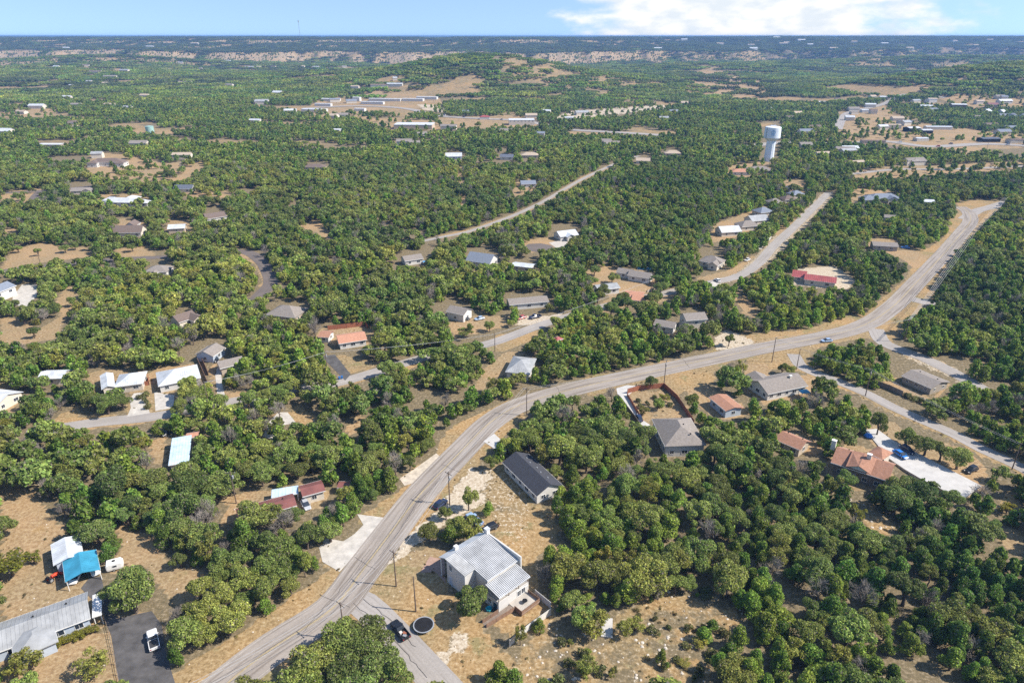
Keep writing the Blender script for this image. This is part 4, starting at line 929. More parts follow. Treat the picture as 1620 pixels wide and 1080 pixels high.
# houses on the mesa rim
_rim = []
for i in range(26):
    x = rs.uniform(-2200, 3300); y = rs.uniform(3600, 4600) if i > 6 else rs.uniform(3450, 3700)
    if i > 5: x = rs.uniform(700, 3200)
    z = hz(x, y); o = empty('rim_house', x, y, z)
    block(o, x, y, R(rs.uniform(-15, 15)), rs.uniform(28, 46), rs.uniform(14, 18), 8, 'gable', .4, rs.choice(['r_white', 'r_palewhite', 'r_tan']), 'white_wall', wins=0, z0=-6, fascia=False)
    _rim.append((x / y, o))
for i, (_, o) in enumerate(sorted(_rim, key=lambda q: q[0])):
    tag(o, 'tiny pale house on the distant mesa rim, %d%s counted from the left' % (i + 1, {1: 'st', 2: 'nd', 3: 'rd'}.get((i + 1) % 10 if i + 1 not in (11, 12, 13) else 0, 'th')), 'house', 'houses on the mesa rim')
# ------------------------------------------------------------------ white two storey house with ribbed roof (local x along the ridge, y up-slope)
roof_mat('r_pan', (0.26, 0.265, 0.265), True); roof_mat('r_rib', (0.52, 0.52, 0.515), True)
HX, HY, HA = -15.09, 121.19, R(43.52)
r = empty('house', HX, HY, 0, HA)
tag(r, 'white two storey house with ribbed white metal roof and parapet by the junction', 'house', mark='the white two storey house')
FOOT.append((HX + math.cos(HA) * 6.2 + math.sin(HA) * 7.5, HY + math.sin(HA) * 6.2 - math.cos(HA) * 7.5, HA, 7.5, 9.0))
def pts(mb, ps, fs): mb.add(ps, fs)
w = MB()                                             # main body, wing, balcony storey
def slopebox(mb, x0, x1, v0, v1, zt0, zt1, z0=-.3):
    mb.add([(x0, -v0, z0), (x1, -v0, z0), (x1, -v1, z0), (x0, -v1, z0), (x0, -v0, zt0), (x1, -v0, zt0), (x1, -v1, zt1), (x0, -v1, zt1)],
           [(0, 1, 2, 3), (7, 6, 5, 4), (4, 5, 1, 0), (6, 7, 3, 2), (5, 6, 2, 1), (7, 4, 0, 3)])
slopebox(w, 3.2, 12.5, 0.15, 10.7, 6.86, 5.9); w.build('wall', M['white_wall'], r)
w = MB(); slopebox(w, 0.15, 3.2, 0.15, 6.6, 6.84, 6.35); w.build('wall', M['white_wall'], r)
w = MB(); slopebox(w, 2.5, 11.6, 10.7, 15.1, 2.9, 2.9); w.build('wall', M['white_wall'], r)
w = MB(); slopebox(w, 12.5, 12.85, 0.0, 11.6, 7.15, 7.15); w.build('parapet', M['white_wall'], r)
w = MB(); w.box(12.15, 13.15, -.45, .55, 6.2, 8.2); o = w.build('chimney', M['white_wall'], r)
w = MB(); w.box(12.05, 13.25, -.55, .65, 8.2, 8.35); link('cap', w.mesh('cap', M['r_silver']), o)
w = MB(); w.box(3.6, 4.6, .9, 1.7, 5.2, 7.4); w.build('chimney', M['white_wall'], r)
def ribbed(name, x0, x1, v0, z0, v1, z1, step=.42, t=.16):
    mb = MB(); mb.add([(x0, -v0, z0), (x1, -v0, z0), (x1, -v1, z1), (x0, -v1, z1), (x0, -v0, z0 - t), (x1, -v0, z0 - t), (x1, -v1, z1 - t), (x0, -v1, z1 - t)],
                      [(3, 2, 1, 0), (4, 5, 6, 7), (0, 1, 5, 4), (2, 3, 7, 6), (1, 2, 6, 5), (3, 0, 4, 7)])
    ro = mb.build(name, M['r_pan'], r)
    sb = MB(); k = x0 + .1
    while k < x1 - .05:
        sb.bar((k, -v0, z0 + .05), (k, -v1, z1 + .05), .20, .12); k += step
    link('roof_seam', sb.mesh('roof_seam', M['r_rib']), ro)['kind'] = 'stuff'
    eb = MB(); eb.box(x0, x1, -v1 - .12, -v1, z1 - t - .04, z1 + .03); link('gutter', eb.mesh('gutter', M['r_silver']), ro)
    return ro
ribbed('roof', 2.9, 12.48, 0.0, 7.05, 10.9, 6.02)
ribbed('roof', 2.35, 11.8, 10.95, 5.25, 15.35, 4.55)
# wing roof slopes the other way: ribs across
mb = MB(); solid(mb, [(-.15, -6.85, 6.45), (3.1, -6.85, 6.62), (3.1, 0.1, 7.0), (-.15, 0.1, 6.95)], [(0, 1, 2, 3)], .16, Matrix.Identity(4)); ro = mb.build('roof', M['r_pan'], r)
sb = MB()
for k in range(16): sb.bar((-.15, -6.7 + k * .43, 6.50 + k * .031), (3.1, -6.7 + k * .43, 6.66 + k * .024), .13, .14)
link('roof_seam', sb.mesh('roof_seam', M['r_rib']), ro)['kind'] = 'stuff'
mb = MB(); solid(mb, [(0, 0.1, 6.95), (12.4, 0.1, 6.95), (12.4, 2.6, 5.7), (0, 2.6, 5.7)], [(0, 1, 2, 3)], .15, Matrix.Identity(4)); ro = mb.build('porch_roof', M['r_silver'], r)
for x in (0.5, 6, 11.8):
    mb = MB(); mb.box(x - .1, x + .1, 2.3, 2.5, 0, 5.6); mb.build('post', M['trim'], r)
rb = MB()                                            # balcony rail and posts
for x in (2.55, 5.6, 8.6, 11.55): rb.bar((x, -15.05, 2.9), (x, -15.05, 4.55), .12)
for z in (3.2, 3.9): rb.bar((2.55, -15.05, z), (11.55, -15.05, z), .06); rb.bar((2.55, -15.05, z), (2.55, -10.8, z), .06); rb.bar((11.55, -15.05, z), (11.55, -10.8, z), .06)
for k in range(30): rb.bar((2.6 + k * .305, -15.05, 3.2), (2.6 + k * .305, -15.05, 3.9), .035)
rb.build('balcony_rail', M['grey_wood'], r)['kind'] = 'stuff'
for (x, v, z, a, ww_, hh) in ((0.15, 1.6, 5.1, math.pi / 2, .8, 1.5), (2.5, 12.2, 1.6, math.pi / 2, .9, 1.0), (8.6, 15.1, 1.6, math.pi, 1.0, 1.4), (9.9, 15.1, 1.6, math.pi, 1.0, 1.4), (5.0, 10.7, 4.2, math.pi, 1.6, 1.3), (8.0, 10.7, 4.1, math.pi, 1.8, 1.7)): window(r, x, -v, z, a, ww_, hh)
door(r, 0.15, -1.6, math.pi / 2, 'blue_wall', 1.1, 2.3); door(r, 2.5, -14.0, math.pi / 2, 'glass', 1.2, 2.1); door(r, 11.0, -15.1, math.pi, 'white_wall', .9, 2.1)
# wooden deck and ramp in front of it
dk = empty('deck', HX, HY, 0, HA); tag(dk, 'brown wooden deck and ramp before the white two storey house', 'deck')
b_ = MB()
for k in range(22): b_.box(5.5, 11.2, -15.2 - (k + 1) * .19 + .02, -15.2 - k * .19, .62, .66)
b_.build('floor', M['old_concrete'], dk)['kind'] = 'stuff'
def panel_run(root, p, q, z0, z1, h, m, name='panel', n=None):
    p, q = Vector(p), Vector(q); L = (q - p).length; n = n or max(1, int(L / 2.2))
    for i in range(n):
        a, c = p.lerp(q, i / n), p.lerp(q, (i + 1) / n); za, zc = z0 + (z1 - z0) * i / n, z0 + (z1 - z0) * (i + 1) / n
        d = (c - a).normalized() * .03; nr = Vector((-d.y, d.x, 0)).normalized() * .04
        mb = MB(); a2, c2 = a + d, c - d
        mb.add([(*(a2 - nr).xy, za), (*(c2 - nr).xy, zc), (*(c2 + nr).xy, zc), (*(a2 + nr).xy, za), (*(a2 - nr).xy, za + h), (*(c2 - nr).xy, zc + h), (*(c2 + nr).xy, zc + h), (*(a2 + nr).xy, za + h)],
               [(3, 2, 1, 0), (4, 5, 6, 7), (0, 1, 5, 4), (1, 2, 6, 5), (2, 3, 7, 6), (3, 0, 4, 7)])
        mb.build(name, M[m], root)
V3 = lambda x, v: Vector((x, -v, 0))
panel_run(dk, V3(5.4, 19.3), V3(10.9, 19.3), .2, .2, 1.35, 'wood'); panel_run(dk, V3(5.4, 17.0), V3(5.4, 19.3), .2, .2, 1.35, 'wood'); panel_run(dk, V3(10.9, 15.6), V3(10.9, 19.3), .2, .2, 1.35, 'wood')
panel_run(dk, V3(-2.2, 16.3), V3(5.4, 17.3), -.1, .4, 1.15, 'wood', n=3); panel_run(dk, V3(-2.0, 14.8), V3(2.2, 15.3), -.1, .3, 1.15, 'wood', n=2)
b_ = MB(); b_.add([(-2.2, -16.2, .02), (-2.0, -14.9, .02), (5.4, -15.4, .6), (5.4, -17.2, .6)], [(3, 2, 1, 0)]); b_.build('ramp', M['grey_wood'], dk)
def loc2(x, v): return HX + math.cos(HA) * x + math.sin(HA) * v, HY + math.sin(HA) * x - math.cos(HA) * v
# garden table, pool tub on the deck and by the door
t_ = empty('garden_table', *loc2(8.2, 17.4), .66); mb = MB(); mb.lathe([(.6, .7), (.6, .76)], 16); mb.build('table_top', M['dark'], t_); mb = MB(); mb.tube([(0, 0, 0), (0, 0, .7)], .06); mb.build('leg', M['dark'], t_)
tag(t_, 'small round dark table on the wooden deck', 'table')
tb = MB(); tb.lathe([(.62, 0), (.72, .6), (.66, .6), (.58, .25)], 18); tag(tb.build('water_tub', mat('tub_blue', (.03, .40, .50), .5), loc=(*loc2(1.5, 13.0), .02)), 'turquoise tub beside the white house door', 'tub')

# ------------------------------------------------------------------ vehicles
def paint(name, c): return mat('paint_' + name, c, 0.28, 0.04, 1.0, spec=0.6)
PAINT = {k: paint(k, c) for k, c in dict(black=(.014, .015, .018), white=(.78, .78, .77), blue=(.03, .18, .55), navy=(.02, .03, .07), silver=(.42, .44, .46), red=(.42, .03, .03), sky=(.30, .42, .60), grey=(.16, .17, .18)).items()}
M['tyre'] = mat('tyre', (.02, .02, .02), .9); M['lamp'] = mat('lamp', (.8, .8, .76), .2); M['tail'] = mat('tail', (.4, .02, .02), .3); M['bed'] = mat('bed', (.05, .05, .052), .8)
def loft(mb, secs):
    """secs: (x, [(y, z) ...]) rings of equal length"""
    o = len(mb.v); k = len(secs[0][1])
    for x, ring in secs: mb.v += [(x, y, z) for (y, z) in ring]
    for i in range(len(secs) - 1):
        for j in range(k):
            a, b_ = o + i * k + j, o + i * k + (j + 1) % k
            mb.f.append((a, b_, b_ + k, a + k))
    mb.f.append(tuple(o + j for j in reversed(range(k)))); mb.f.append(tuple(o + (len(secs) - 1) * k + j for j in range(k)))
def ring(hw, z0, z1, tuck=.08): return [(-hw + tuck, z0), (-hw, z0 + .25 * (z1 - z0)), (-hw, z1 - .12), (-hw + .1, z1), (hw - .1, z1), (hw, z1 - .12), (hw, z0 + .25 * (z1 - z0)), (hw - tuck, z0)]
_wheel = None
def wheels(root, xs_, hw, r_=.36):
    global _wheel
    if _wheel is None:
        a = MB(); a.lathe([(.22, -.11), (.36, -.11), (.36, .11), (.22, .11)], 14); a2 = MB(); a2.lathe([(.215, -.09), (.215, .12)], 10)
        _wheel = (a.mesh('tyre', M['tyre']), a2.mesh('rim', M['steel']))
    for x in xs_:
        for s in (-1, 1):
            o = link('wheel', _wheel[0], root, (x, s * (hw - .12), r_)); o.rotation_euler = (-s * math.pi / 2, 0, 0); o.scale = (r_ / .36,) * 3; link('rim', _wheel[1], o)
def vehicle(kind, col, front, rear, label, mark=None, z=0.02, name=None, g=None, bed_cover=False):
    fx, fy = GT(*front); bx, by = GT(*rear)
    ang = math.atan2(fy - by, fx - bx); cx, cy = (fx + bx) / 2, (fy + by) / 2
    name = name or {'pickup': 'pickup_truck', 'suv': 'parked_car', 'sedan': 'parked_car'}[kind]
    root = empty(name, cx, cy, z + hz(cx, cy), ang); tag(root, label, {'pickup': 'pickup', 'suv': 'car', 'sedan': 'car'}[kind], g, mark=mark)
    pm = PAINT[col]; b1, gl, rf = MB(), MB(), MB()
    if kind == 'pickup':
        L, hw = 5.8, 1.0
        loft(b1, [(-.35, ring(hw, .45, 1.18)), (.6, ring(hw, .45, 1.2)), (1.35, ring(hw, .45, 1.18)), (2.5, ring(.98, .45, 1.08)), (2.85, ring(.9, .5, .95))])
        loft(gl, [(-.42, ring(.90, 1.1, 1.3)), (-.25, ring(.82, 1.1, 1.80)), (.75, ring(.82, 1.1, 1.82)), (1.45, ring(.88, 1.1, 1.25))])
        rf.box(-.22, .78, -.76, .76, 1.80, 1.87)
        for s in (-1, 1): b1.box(-2.85, -.35, s * hw - .12 if s > 0 else s * hw, s * hw if s > 0 else s * hw + .12, .48, 1.15)
        b1.box(-2.88, -2.72, -hw, hw, .48, 1.12); b1.box(-.5, -.35, -hw, hw, .48, 1.15)
        bd = MB(); bd.box(-2.75, -.45, -.9, .9, .6, .68 if not bed_cover else 1.12); bd.build('cargo_bed', M['bed'], root)
        wheels(root, (-1.8, 1.85), hw, .40); hx, tx = 2.86, -2.9
    else:
        h = 1.75 if kind == 'suv' else 1.45; L, hw = 4.7, .93; bl = .95 if kind == 'suv' else .88
        loft(b1, [(-2.3, ring(.86, .4, .8)), (-2.1, ring(.92, .35, bl)), (0, ring(hw, .3, bl + .03)), (1.2, ring(hw, .3, bl)), (2.1, ring(.88, .35, .78)), (2.35, ring(.78, .4, .62))])
        gl0 = -2.05 if kind == 'suv' else -1.75
        loft(gl, [(gl0, ring(.80, bl - .08, bl + .12)), (gl0 + .45, ring(.70, bl - .08, h - .03)), (.35, ring(.70, bl - .08, h - .02)), (1.25, ring(.80, bl - .08, bl + .1))])
        rf.box(gl0 + .5, .3, -.64, .64, h - .04, h + .02)
        wheels(root, (-1.4, 1.45), hw, .34); hx, tx = 2.3, -2.33
    b1.build('body', pm, root); gl.build('windows', M['glass'], root); rf.build('roof', pm, root)
    for s in (-1, 1):
        hb = MB(); hb.box(hx - .12, hx + .02, s * .62 - .16, s * .62 + .16, .62, .82); hb.build('headlight', M['lamp'], root)
        tb_ = MB(); tb_.box(tx, tx + .06, s * .76 - .1, s * .76 + .1, .68, .95); tb_.build('taillight', M['tail'], root)
        mb = MB(); mb.box(.75, .95, s * (hw + .1) - .1, s * (hw + .1) + .1, 1.0, 1.15); mb.build('mirror', pm, root)
    return root
bp = vehicle('pickup', 'black', (622, 986), (644.5, 1014), 'black pickup truck with open bed parked on the side street', 'the black pickup')
for k, (dx, dy, c) in enumerate(((-.9, .3, 'white_wall'), (-1.5, -.2, 'red_wood'), (-2.1, .1, 'steel'))):
    mb = MB(); mb.box(-.35, .35, -.3, .3, 0, .35); lo = mb.build('cargo_box', M[c]); lo.parent = None
    a_ = bp.rotation_euler.z; lo.location = (bp.location.x + math.cos(a_) * dx - math.sin(a_) * dy, bp.location.y + math.sin(a_) * dx + math.cos(a_) * dy, .72); lo.rotation_euler.z = a_ + .3 * k
    tag(lo, ('white', 'red brown', 'grey')[k] + ' box in the bed of the black pickup', 'box')
vehicle('pickup', 'white', (240, 997.6), (247, 1033), 'white pickup truck with covered bed on the asphalt driveway', 'the white pickup', z=.05, bed_cover=True)
vehicle('suv', 'navy', (705, 793), (689, 806), 'dark car parked beside the utility pole along the road')
vehicle('pickup', 'sky', (743, 818), (758, 831), 'pale blue grey pickup under the small trees above the white house')
vehicle('suv', 'black', (766, 841), (783, 834), 'black car parked behind the white two storey house')
vehicle('sedan', 'blue', (1432, 730), (1414, 718), 'bright blue car on the white concrete drive', z=.75)
vehicle('suv', 'navy', (1444, 723), (1423, 711), 'dark navy car beside the bright blue car', z=.75)
vehicle('suv', 'black', (1523, 751), (1548, 740), 'black car parked under trees right of the white concrete drive')
vehicle('sedan', 'sky', (1298, 541.5), (1317, 540), 'pale blue car driving on the main road', 'the car on the road', z=.09)
vehicle('sedan', 'blue', (1424, 392), (1440, 394), 'blue car beside the taupe house on the upper road')
vehicle('suv', 'silver', (487, 806), (481.5, 796), 'silver car parked before the cream garage')
vehicle('suv', 'navy', (1007, 660), (1012, 667), 'dark car on the driveway of the fenced garden', z=.05)
vehicle('suv', 'black', (344, 574), (341, 567), 'black car before the shaded taupe garage', z=.05)
vehicle('sedan', 'red', (818, 506), (832, 502), 'red car in the yard left of the middle street')
vehicle('pickup', 'navy', (838, 505), (855, 501), 'dark blue pickup beside the red car')
vehicle('sedan', 'sky', (752, 507), (765, 504), 'pale blue car in the yard below the small white house')
vehicle('sedan', 'black', (730, 508), (741, 506), 'black car just left of the pale blue yard car')
vehicle('sedan', 'white', (1177, 415), (1187, 410), 'white car parked along the receding residential street', z=.06)
vehicle('suv', 'black', (262, 688), (268, 684), 'black car shaded by oaks above the pale blue metal roof')
vehicle('suv', 'black', (266, 300), (272, 298), 'dark car beside the slate blue roofed house')
vehicle('sedan', 'white', (118, 921), (124, 909), 'white car parked under the bright blue carport', z=.05)
vehicle('pickup', 'white', (152, 908), (146, 896), 'white truck at the right side of the bright blue carport', z=.05)
vehicle('sedan', 'white', (1132, 443), (1138, 447), 'white car on the driveway at the street bend', z=.06)
for i, (x, y, c) in enumerate(((1420, 226, 'white'), (1500, 229, 'navy'), (1546, 226, 'black'), (1590, 230, 'silver'), (1480, 233, 'red'), (700, 183, 'white'), (730, 186, 'navy'), (790, 190, 'silver'))):
    vehicle('suv', c, (x, y), (x + 7, y + (.1 if x > 1000 else .6)), '%s car on the distant highway, %s' % (c, ('left of the others on the right', 'below the long pale shop', 'before the dark roofed building', 'near the right edge', 'nearest on the right highway', 'left of the red roofed shop', 'second left of the red roofed shop', 'right of the red roofed shop')[i]), z=.6, g='cars on the highways')

# ------------------------------------------------------------------ trampoline, tractor, trailer, bins
x, y = G(670.5, 992); t_ = empty('trampoline', x, y); tag(t_, 'round black trampoline on the dry lawn', 'trampoline', mark='the trampoline')
mb = MB(); mb.lathe([(2.0, .80), (2.0, .83)], 40); mb.build('mat', M['dark'], t_)
mb = MB(); mb.lathe([(2.0, .78), (2.25, .80), (2.25, .86), (2.0, .86)], 40, cap=False); mb.build('frame', M['steel'], t_)
for k in range(6):
    a = k * math.pi / 3; mb = MB(); mb.tube([(2.15 * math.cos(a), 2.15 * math.sin(a), 0), (2.15 * math.cos(a), 2.15 * math.sin(a), .8)], .04); mb.build('leg', M['steel'], t_)
M['tractor_red'] = mat('tractor_red', (.55, .06, .02), .4)
x, y = G(83, 917); t_ = empty('tractor', x, y, 0, R(70)); tag(t_, 'small orange red tractor on the dirt yard by the blue carport', 'tractor', mark='the tractor')
mb = MB(); loft(mb, [(0, ring(.32, .7, 1.25)), (1.1, ring(.32, .6, 1.2)), (1.5, ring(.26, .6, 1.05))]); mb.build('hood', M['tractor_red'], t_)
mb = MB(); mb.box(-.9, .1, -.45, .45, .5, .75); mb.build('body', M['tractor_red'], t_); mb = MB(); mb.box(-.75, -.3, -.25, .25, .8, .92); mb.box(-.8, -.7, -.25, .25, .9, 1.3); mb.build('seat', M['dark'], t_)
mb = MB()
for s in (-1, 1): mb.bar((-.8, s * .4, .7), (-.8, s * .4, 1.95), .07)
mb.bar((-.8, -.43, 1.95), (-.8, .43, 1.95), .07); mb.build('roll_bar', M['dark'], t_)
for (xx, rr, wd_) in ((-.6, .6, .62), (1.2, .36, .5)):
    for s in (-1, 1):
        o = link('wheel', _wheel[0], t_, (xx, s * wd_, rr)); o.rotation_euler = (-s * math.pi / 2, 0, 0); o.scale = (rr / .36, rr / .36, 1.5); link('rim', _wheel[1], o)
mb = MB()
for s in (-1, 1): mb.bar((.2, s * .5, 1.1), (1.9, s * .5, .5), .09)
mb.box(1.85, 2.2, -.75, .75, .15, .65); mb.build('loader', M['tractor_red'], t_)
x, y = G(183, 899); t_ = empty('trailer', x, y, 0, R(25)); tag(t_, 'small white camper trailer beside the big oak at lower left', 'trailer', mark='the white camper trailer')
mb = MB(); loft(mb, [(-1.7, ring(1.0, .5, 2.0)), (-1.5, ring(1.05, .45, 2.25)), (1.4, ring(1.05, .45, 2.25)), (1.8, ring(1.0, .6, 1.7))]); mb.build('body', M['trim'], t_)
mb = MB(); mb.box(-.3, .3, -.2, .3, 2.25, 2.42); mb.build('roof_vent', M['dark'], t_); mb = MB(); mb.bar((1.7, 0, .5), (2.8, 0, .45), .1); mb.build('hitch', M['dark'], t_); wheels(t_, (-.2,), 1.05, .34); window(t_, 0.1, -1.06, 1.5, 0, .9, .5)
def bin_(px, py, m, label):
    x, y = G(px, py); t_ = empty('wheelie_bin', x, y, .05, R(30)); tag(t_, label, 'bin')
    mb = MB(); loft(mb, [(-.3, ring(.24, .08, 1.0)), (.3, ring(.3, .08, 1.05))]); mb.build('body', m, t_); mb = MB(); mb.box(-.36, .36, -.34, .34, 1.05, 1.12); mb.build('lid', m, t_)
    mb = MB(); mb.tube([(-.28, -.28, .12), (-.28, .28, .12)], .12, 10); mb.build('wheel', M['tyre'], t_)
binb = mat('bin_blue', (.03, .16, .45), .5)
bin_(537, 600, binb, 'blue wheelie bin left of its twin by the left street kerb'); bin_(541, 599, binb, 'blue wheelie bin right of its twin by the left street kerb'); bin_(513, 604, M['dark'], 'black wheelie bin by the utility pole on the left street'); bin_(533, 614, M['dark'], 'black wheelie bin on the near side of the left street'); bin_(1204, 427, M['dark'], 'black wheelie bin at the street bend')
# swimming pool, tarps
def pool(px, py, L, W, ang, m, label):
    x, y = G(px, py); t_ = empty('pool', x, y, 0, R(ang)); tag(t_, label, 'pool')
    mb = MB(); mb.box(-L/2, L/2, -W/2, W/2, .05, .12); mb.build('water', m, t_); mb = MB()
    for (a, c, d, e_) in ((-L/2 - .5, L/2 + .5, -W/2 - .5, -W/2), (-L/2 - .5, L/2 + .5, W/2, W/2 + .5), (-L/2 - .5, -L/2, -W/2, W/2), (L/2, L/2 + .5, -W/2, W/2)): mb.box(a, c, d, e_, .0, .16)
    mb.build('coping', M['concrete'], t_)
wat = mat('pool_water', (.03, .22, .45), .1, spec=.6)
pool(1022, 425, 9, 4.5, -5, wat, 'blue swimming pool behind the dark gabled house'); pool(668, 414, 5, 3, 0, wat, 'blue covered pool beside the house by the lane')
x, y = G(1373, 690); mb = MB(); mb.lathe([(1.3, 0), (1.35, .35), (1.0, .75), (.3, .95)], 14); tag(mb.build('tarp_cover', PAINT['blue'], loc=(x, y, .05)), 'blue tarpaulin covered heap at the top of the white drive', 'tarpaulin')
x, y = GT(882, 552); t_ = empty('playhouse', x, y, 0, R(20)); tag(t_, 'red playhouse roof among the oaks behind the main road', 'playhouse', mark='the red playhouse')
block(t_, x, y, R(20), 3.4, 3.0, 4.6, 'hip', .6, 'r_red', 'red_wood', oh=.25, wins=0)
# raised white concrete drive with retaining wall
poly = [(1368, 679), (1387, 678), (1414, 697), (1553, 768), (1522, 790), (1452, 754), (1430, 741), (1404, 723), (1388, 703)]
zs_ = [.12, .12, .35, 1.35, 1.35, .9, .7, .45, .25]
pw = [G(px, py, z) for (px, py), z in zip(poly, zs_)]
area2 = sum(pw[i][0] * pw[(i + 1) % 9][1] - pw[(i + 1) % 9][0] * pw[i][1] for i in range(9))
if area2 < 0: pw, zs_ = pw[::-1], zs_[::-1]
t_ = empty('raised_drive', *pw[0]); tag(t_, 'long raised white concrete drive with a retaining wall', 'driveway', mark='the long white drive')
cxm, cym = sum(p[0] for p in pw) / 9, sum(p[1] for p in pw) / 9
vs = [(p[0] - pw[0][0], p[1] - pw[0][1], z) for p, z in zip(pw, zs_)]
tri = [(0, i, i + 1) for i in range(1, 8)]
mb = MB(); solid(mb, vs, [tuple(range(9))], .16, Matrix.Identity(4)); mb.build('slab', M['white_concrete'], t_)
c0 = Vector((cxm - pw[0][0], cym - pw[0][1], 0))
ins = [tuple(c0 + (Vector((v[0], v[1], 0)) - c0) * .985)[:2] for v in vs]
mb = MB(); mb.prism(ins, [-.5] * 9, [z - .165 for z in zs_]); mb.build('retaining_wall', M['old_concrete'], t_)

# ------------------------------------------------------------------ fences and walls
def fence(name, px, h, m, label, kind='fence', solid_=True):
    ps = [Vector((*G(*p), 0)) for p in px]; t_ = empty(name, ps[0].x, ps[0].y); tag(t_, label, kind)
    o0 = ps[0]
    for a, c in zip(ps[:-1], ps[1:]):
        panel_run(t_, a - o0, c - o0, 0.03, 0.03, h, m)
        n_ = max(1, int((c - a).length / 2.2))
        for i in range(n_ + 1):
            q = (a - o0).lerp(c - o0, i / n_); mb = MB(); mb.box(q.x - .06, q.x + .06, q.y - .06, q.y + .06, -.1, h + .1); mb.build('post', M[m], t_)
fence('fence', [(992.4, 622.4), (1011, 617), (1032.5, 615), (1050, 613), (1071, 632.4), (1097, 672)], 1.9, 'red_wood', 'red brown wooden fence round the front garden')
fence('fence', [(992, 626), (1012, 660)], 1.2, 'red_wood', 'low wooden fence between driveway and front garden')
fence('fence', [(978, 630), (1003, 662), (1022, 690)], 1.5, 'grey_wood', 'dark fence left of the white driveway')
fence('fence', [(519, 522), (548, 519), (578, 515), (582, 520)], 2.0, 'red_wood', 'red fence behind the orange tile roofed house')
fence('fence', [(1387, 610), (1405, 616), (1427, 626)], 1.9, 'grey_wood', 'wooden fence before the long low taupe house')
fence('fence', [(313, 572), (324, 597), (335, 622)], 1.8, 'wood', 'brown fence right of the standing seam silver roof')
fence('fence', [(320, 571), (330, 594)], 1.8, 'wood', 'shorter brown fence left of the taupe garage')
fence('fence', [(227, 610), (236, 609), (235, 598)], 1.6, 'red_wood', 'little orange red fence beside the white metal roof')
fence('wall', [(846.5, 942), (871, 962)], 1.8, 'fence_white', 'white wall behind the deck', 'wall')
fence('wall', [(871, 972), (840, 994), (806, 1022)], 1.8, 'fence_white', 'long white wall sloping below the deck', 'wall')
fence('wall', [(1024, 463), (1050, 452), (1072, 447)], 1.2, 'stone_wall', 'pale stone yard wall on the middle street', 'wall')
# rail fence along the asphalt drive
ps = [Vector((*G(*p), 0)) for p in ((162, 965), (172, 1000), (180, 1035), (190, 1085))]
t_ = empty('rail_fence', ps[0].x, ps[0].y); tag(t_, 'thin rail fence along the asphalt driveway', 'fence')
for a, c in zip(ps[:-1], ps[1:]):
    for i in range(3):
        q = (a - ps[0]).lerp(c - ps[0], i / 3); mb = MB(); mb.box(q.x - .05, q.x + .05, q.y - .05, q.y + .05, 0, 1.1); mb.build('post', M['grey_wood'], t_)
    for z in (.55, 1.0):
        mb = MB(); mb.bar(((a - ps[0]).x, (a - ps[0]).y, z), ((c - ps[0]).x, (c - ps[0]).y, z), .05); mb.build('rail', M['grey_wood'], t_)
# concrete slab lying in the rough grass
x, y = G(960, 993); mb = MB(); mb.box(-1.2, 1.2, -2.6, 2.6, -.05, .3); o = mb.build('slab', M['white_concrete'], loc=(x, y, 0)); o.rotation_euler.z = R(-8)
tag(o, 'white concrete slab in the rough grass below the trees', 'slab', mark='the white slab')
# ------------------------------------------------------------------ utility poles and wires
POLE = {}
def pole(key, px, py, label, h=10.5, arm=True, arm_ang=0.0, tr=False):
    x, y = GT(px, py); z = hz(x, y); t_ = empty('utility_pole', x, y, z, arm_ang); tag(t_, label, 'utility pole', 'utility poles', mark=None)
    mb = MB(); mb.tube([(0, 0, -.3), (0, 0, h)], [.17, .11], 8); mb.build('mast', M['pole_wood'], t_)
    if arm:
        mb = MB(); mb.box(-1.3, 1.3, -.06, .06, h - .75, h - .6); mb.build('crossarm', M['pole_wood'], t_)
        for s in (-1.2, -.5, 1.2):
            mb = MB(); mb.lathe([(.05, h - .6), (.09, h - .5), (.05, h - .38)], 8, (s, 0)); mb.build('insulator', M['steel'], t_)
    if tr:
        mb = MB(); mb.lathe([(.26, h - 2.4), (.26, h - 1.5), (.1, h - 1.4)], 10, (.42, 0)); mb.build('transformer', M['steel'], t_)
    POLE[key] = (x, y, z + h, arm_ang); return t_
pole('off', 300, 1160, 'utility pole below the bottom edge', arm_ang=R(-45))
pole('p3', 546, 1012, 'pole with crossarm behind the junction oaks', arm_ang=R(-40))
pole('p1', 627, 927, 'pole with crossarm at the grassy junction corner', arm_ang=R(-40))
pole('p2', 658, 967, 'bare pole without crossarm left of the white two storey house', arm=False, h=10.0)
pole('p4', 711.5, 797, 'pole beside the dark car along the road', arm_ang=R(-40), tr=True)
pole('p5', 833, 657, 'pole at the road bend where the wires turn', arm_ang=R(-20))
pole('p6', 1050, 612, 'pole at the corner of the red brown garden fence', arm_ang=R(70), tr=True)
pole('p7', 1221, 573, 'pole on the main road behind the corner house', arm_ang=R(60))
pole('p8', 1260, 584, 'bare pole at the street corner', arm=False, h=8.5)
pole('p9', 1430, 541, 'pole at the right hand junction of the main road', arm_ang=R(30))
pole('p10', 1369, 626, 'pole with transformer beside the narrow right street', arm_ang=R(60), tr=True)
pole('q1', 1484, 466, 'nearest pole in the row right of the upper road', arm_ang=R(-30))
pole('q2', 1533, 392, 'middle pole in the row right of the upper road', arm_ang=R(-30))
pole('q3', 1584, 335, 'farthest pole in the row right of the upper road', arm_ang=R(-30))
pole('l1', 374, 796, 'pole behind the red roofed house', tr=True); pole('l2', 130, 826, 'pole in the oaks above the white roofed shed', arm=False, h=7)
pole('m1', 519, 596, 'pole at the foot of the asphalt drive on the left street', tr=True, arm_ang=R(70)); pole('m2', 783, 556, 'pole on the middle street left of the pale grey house', arm=False, h=8)
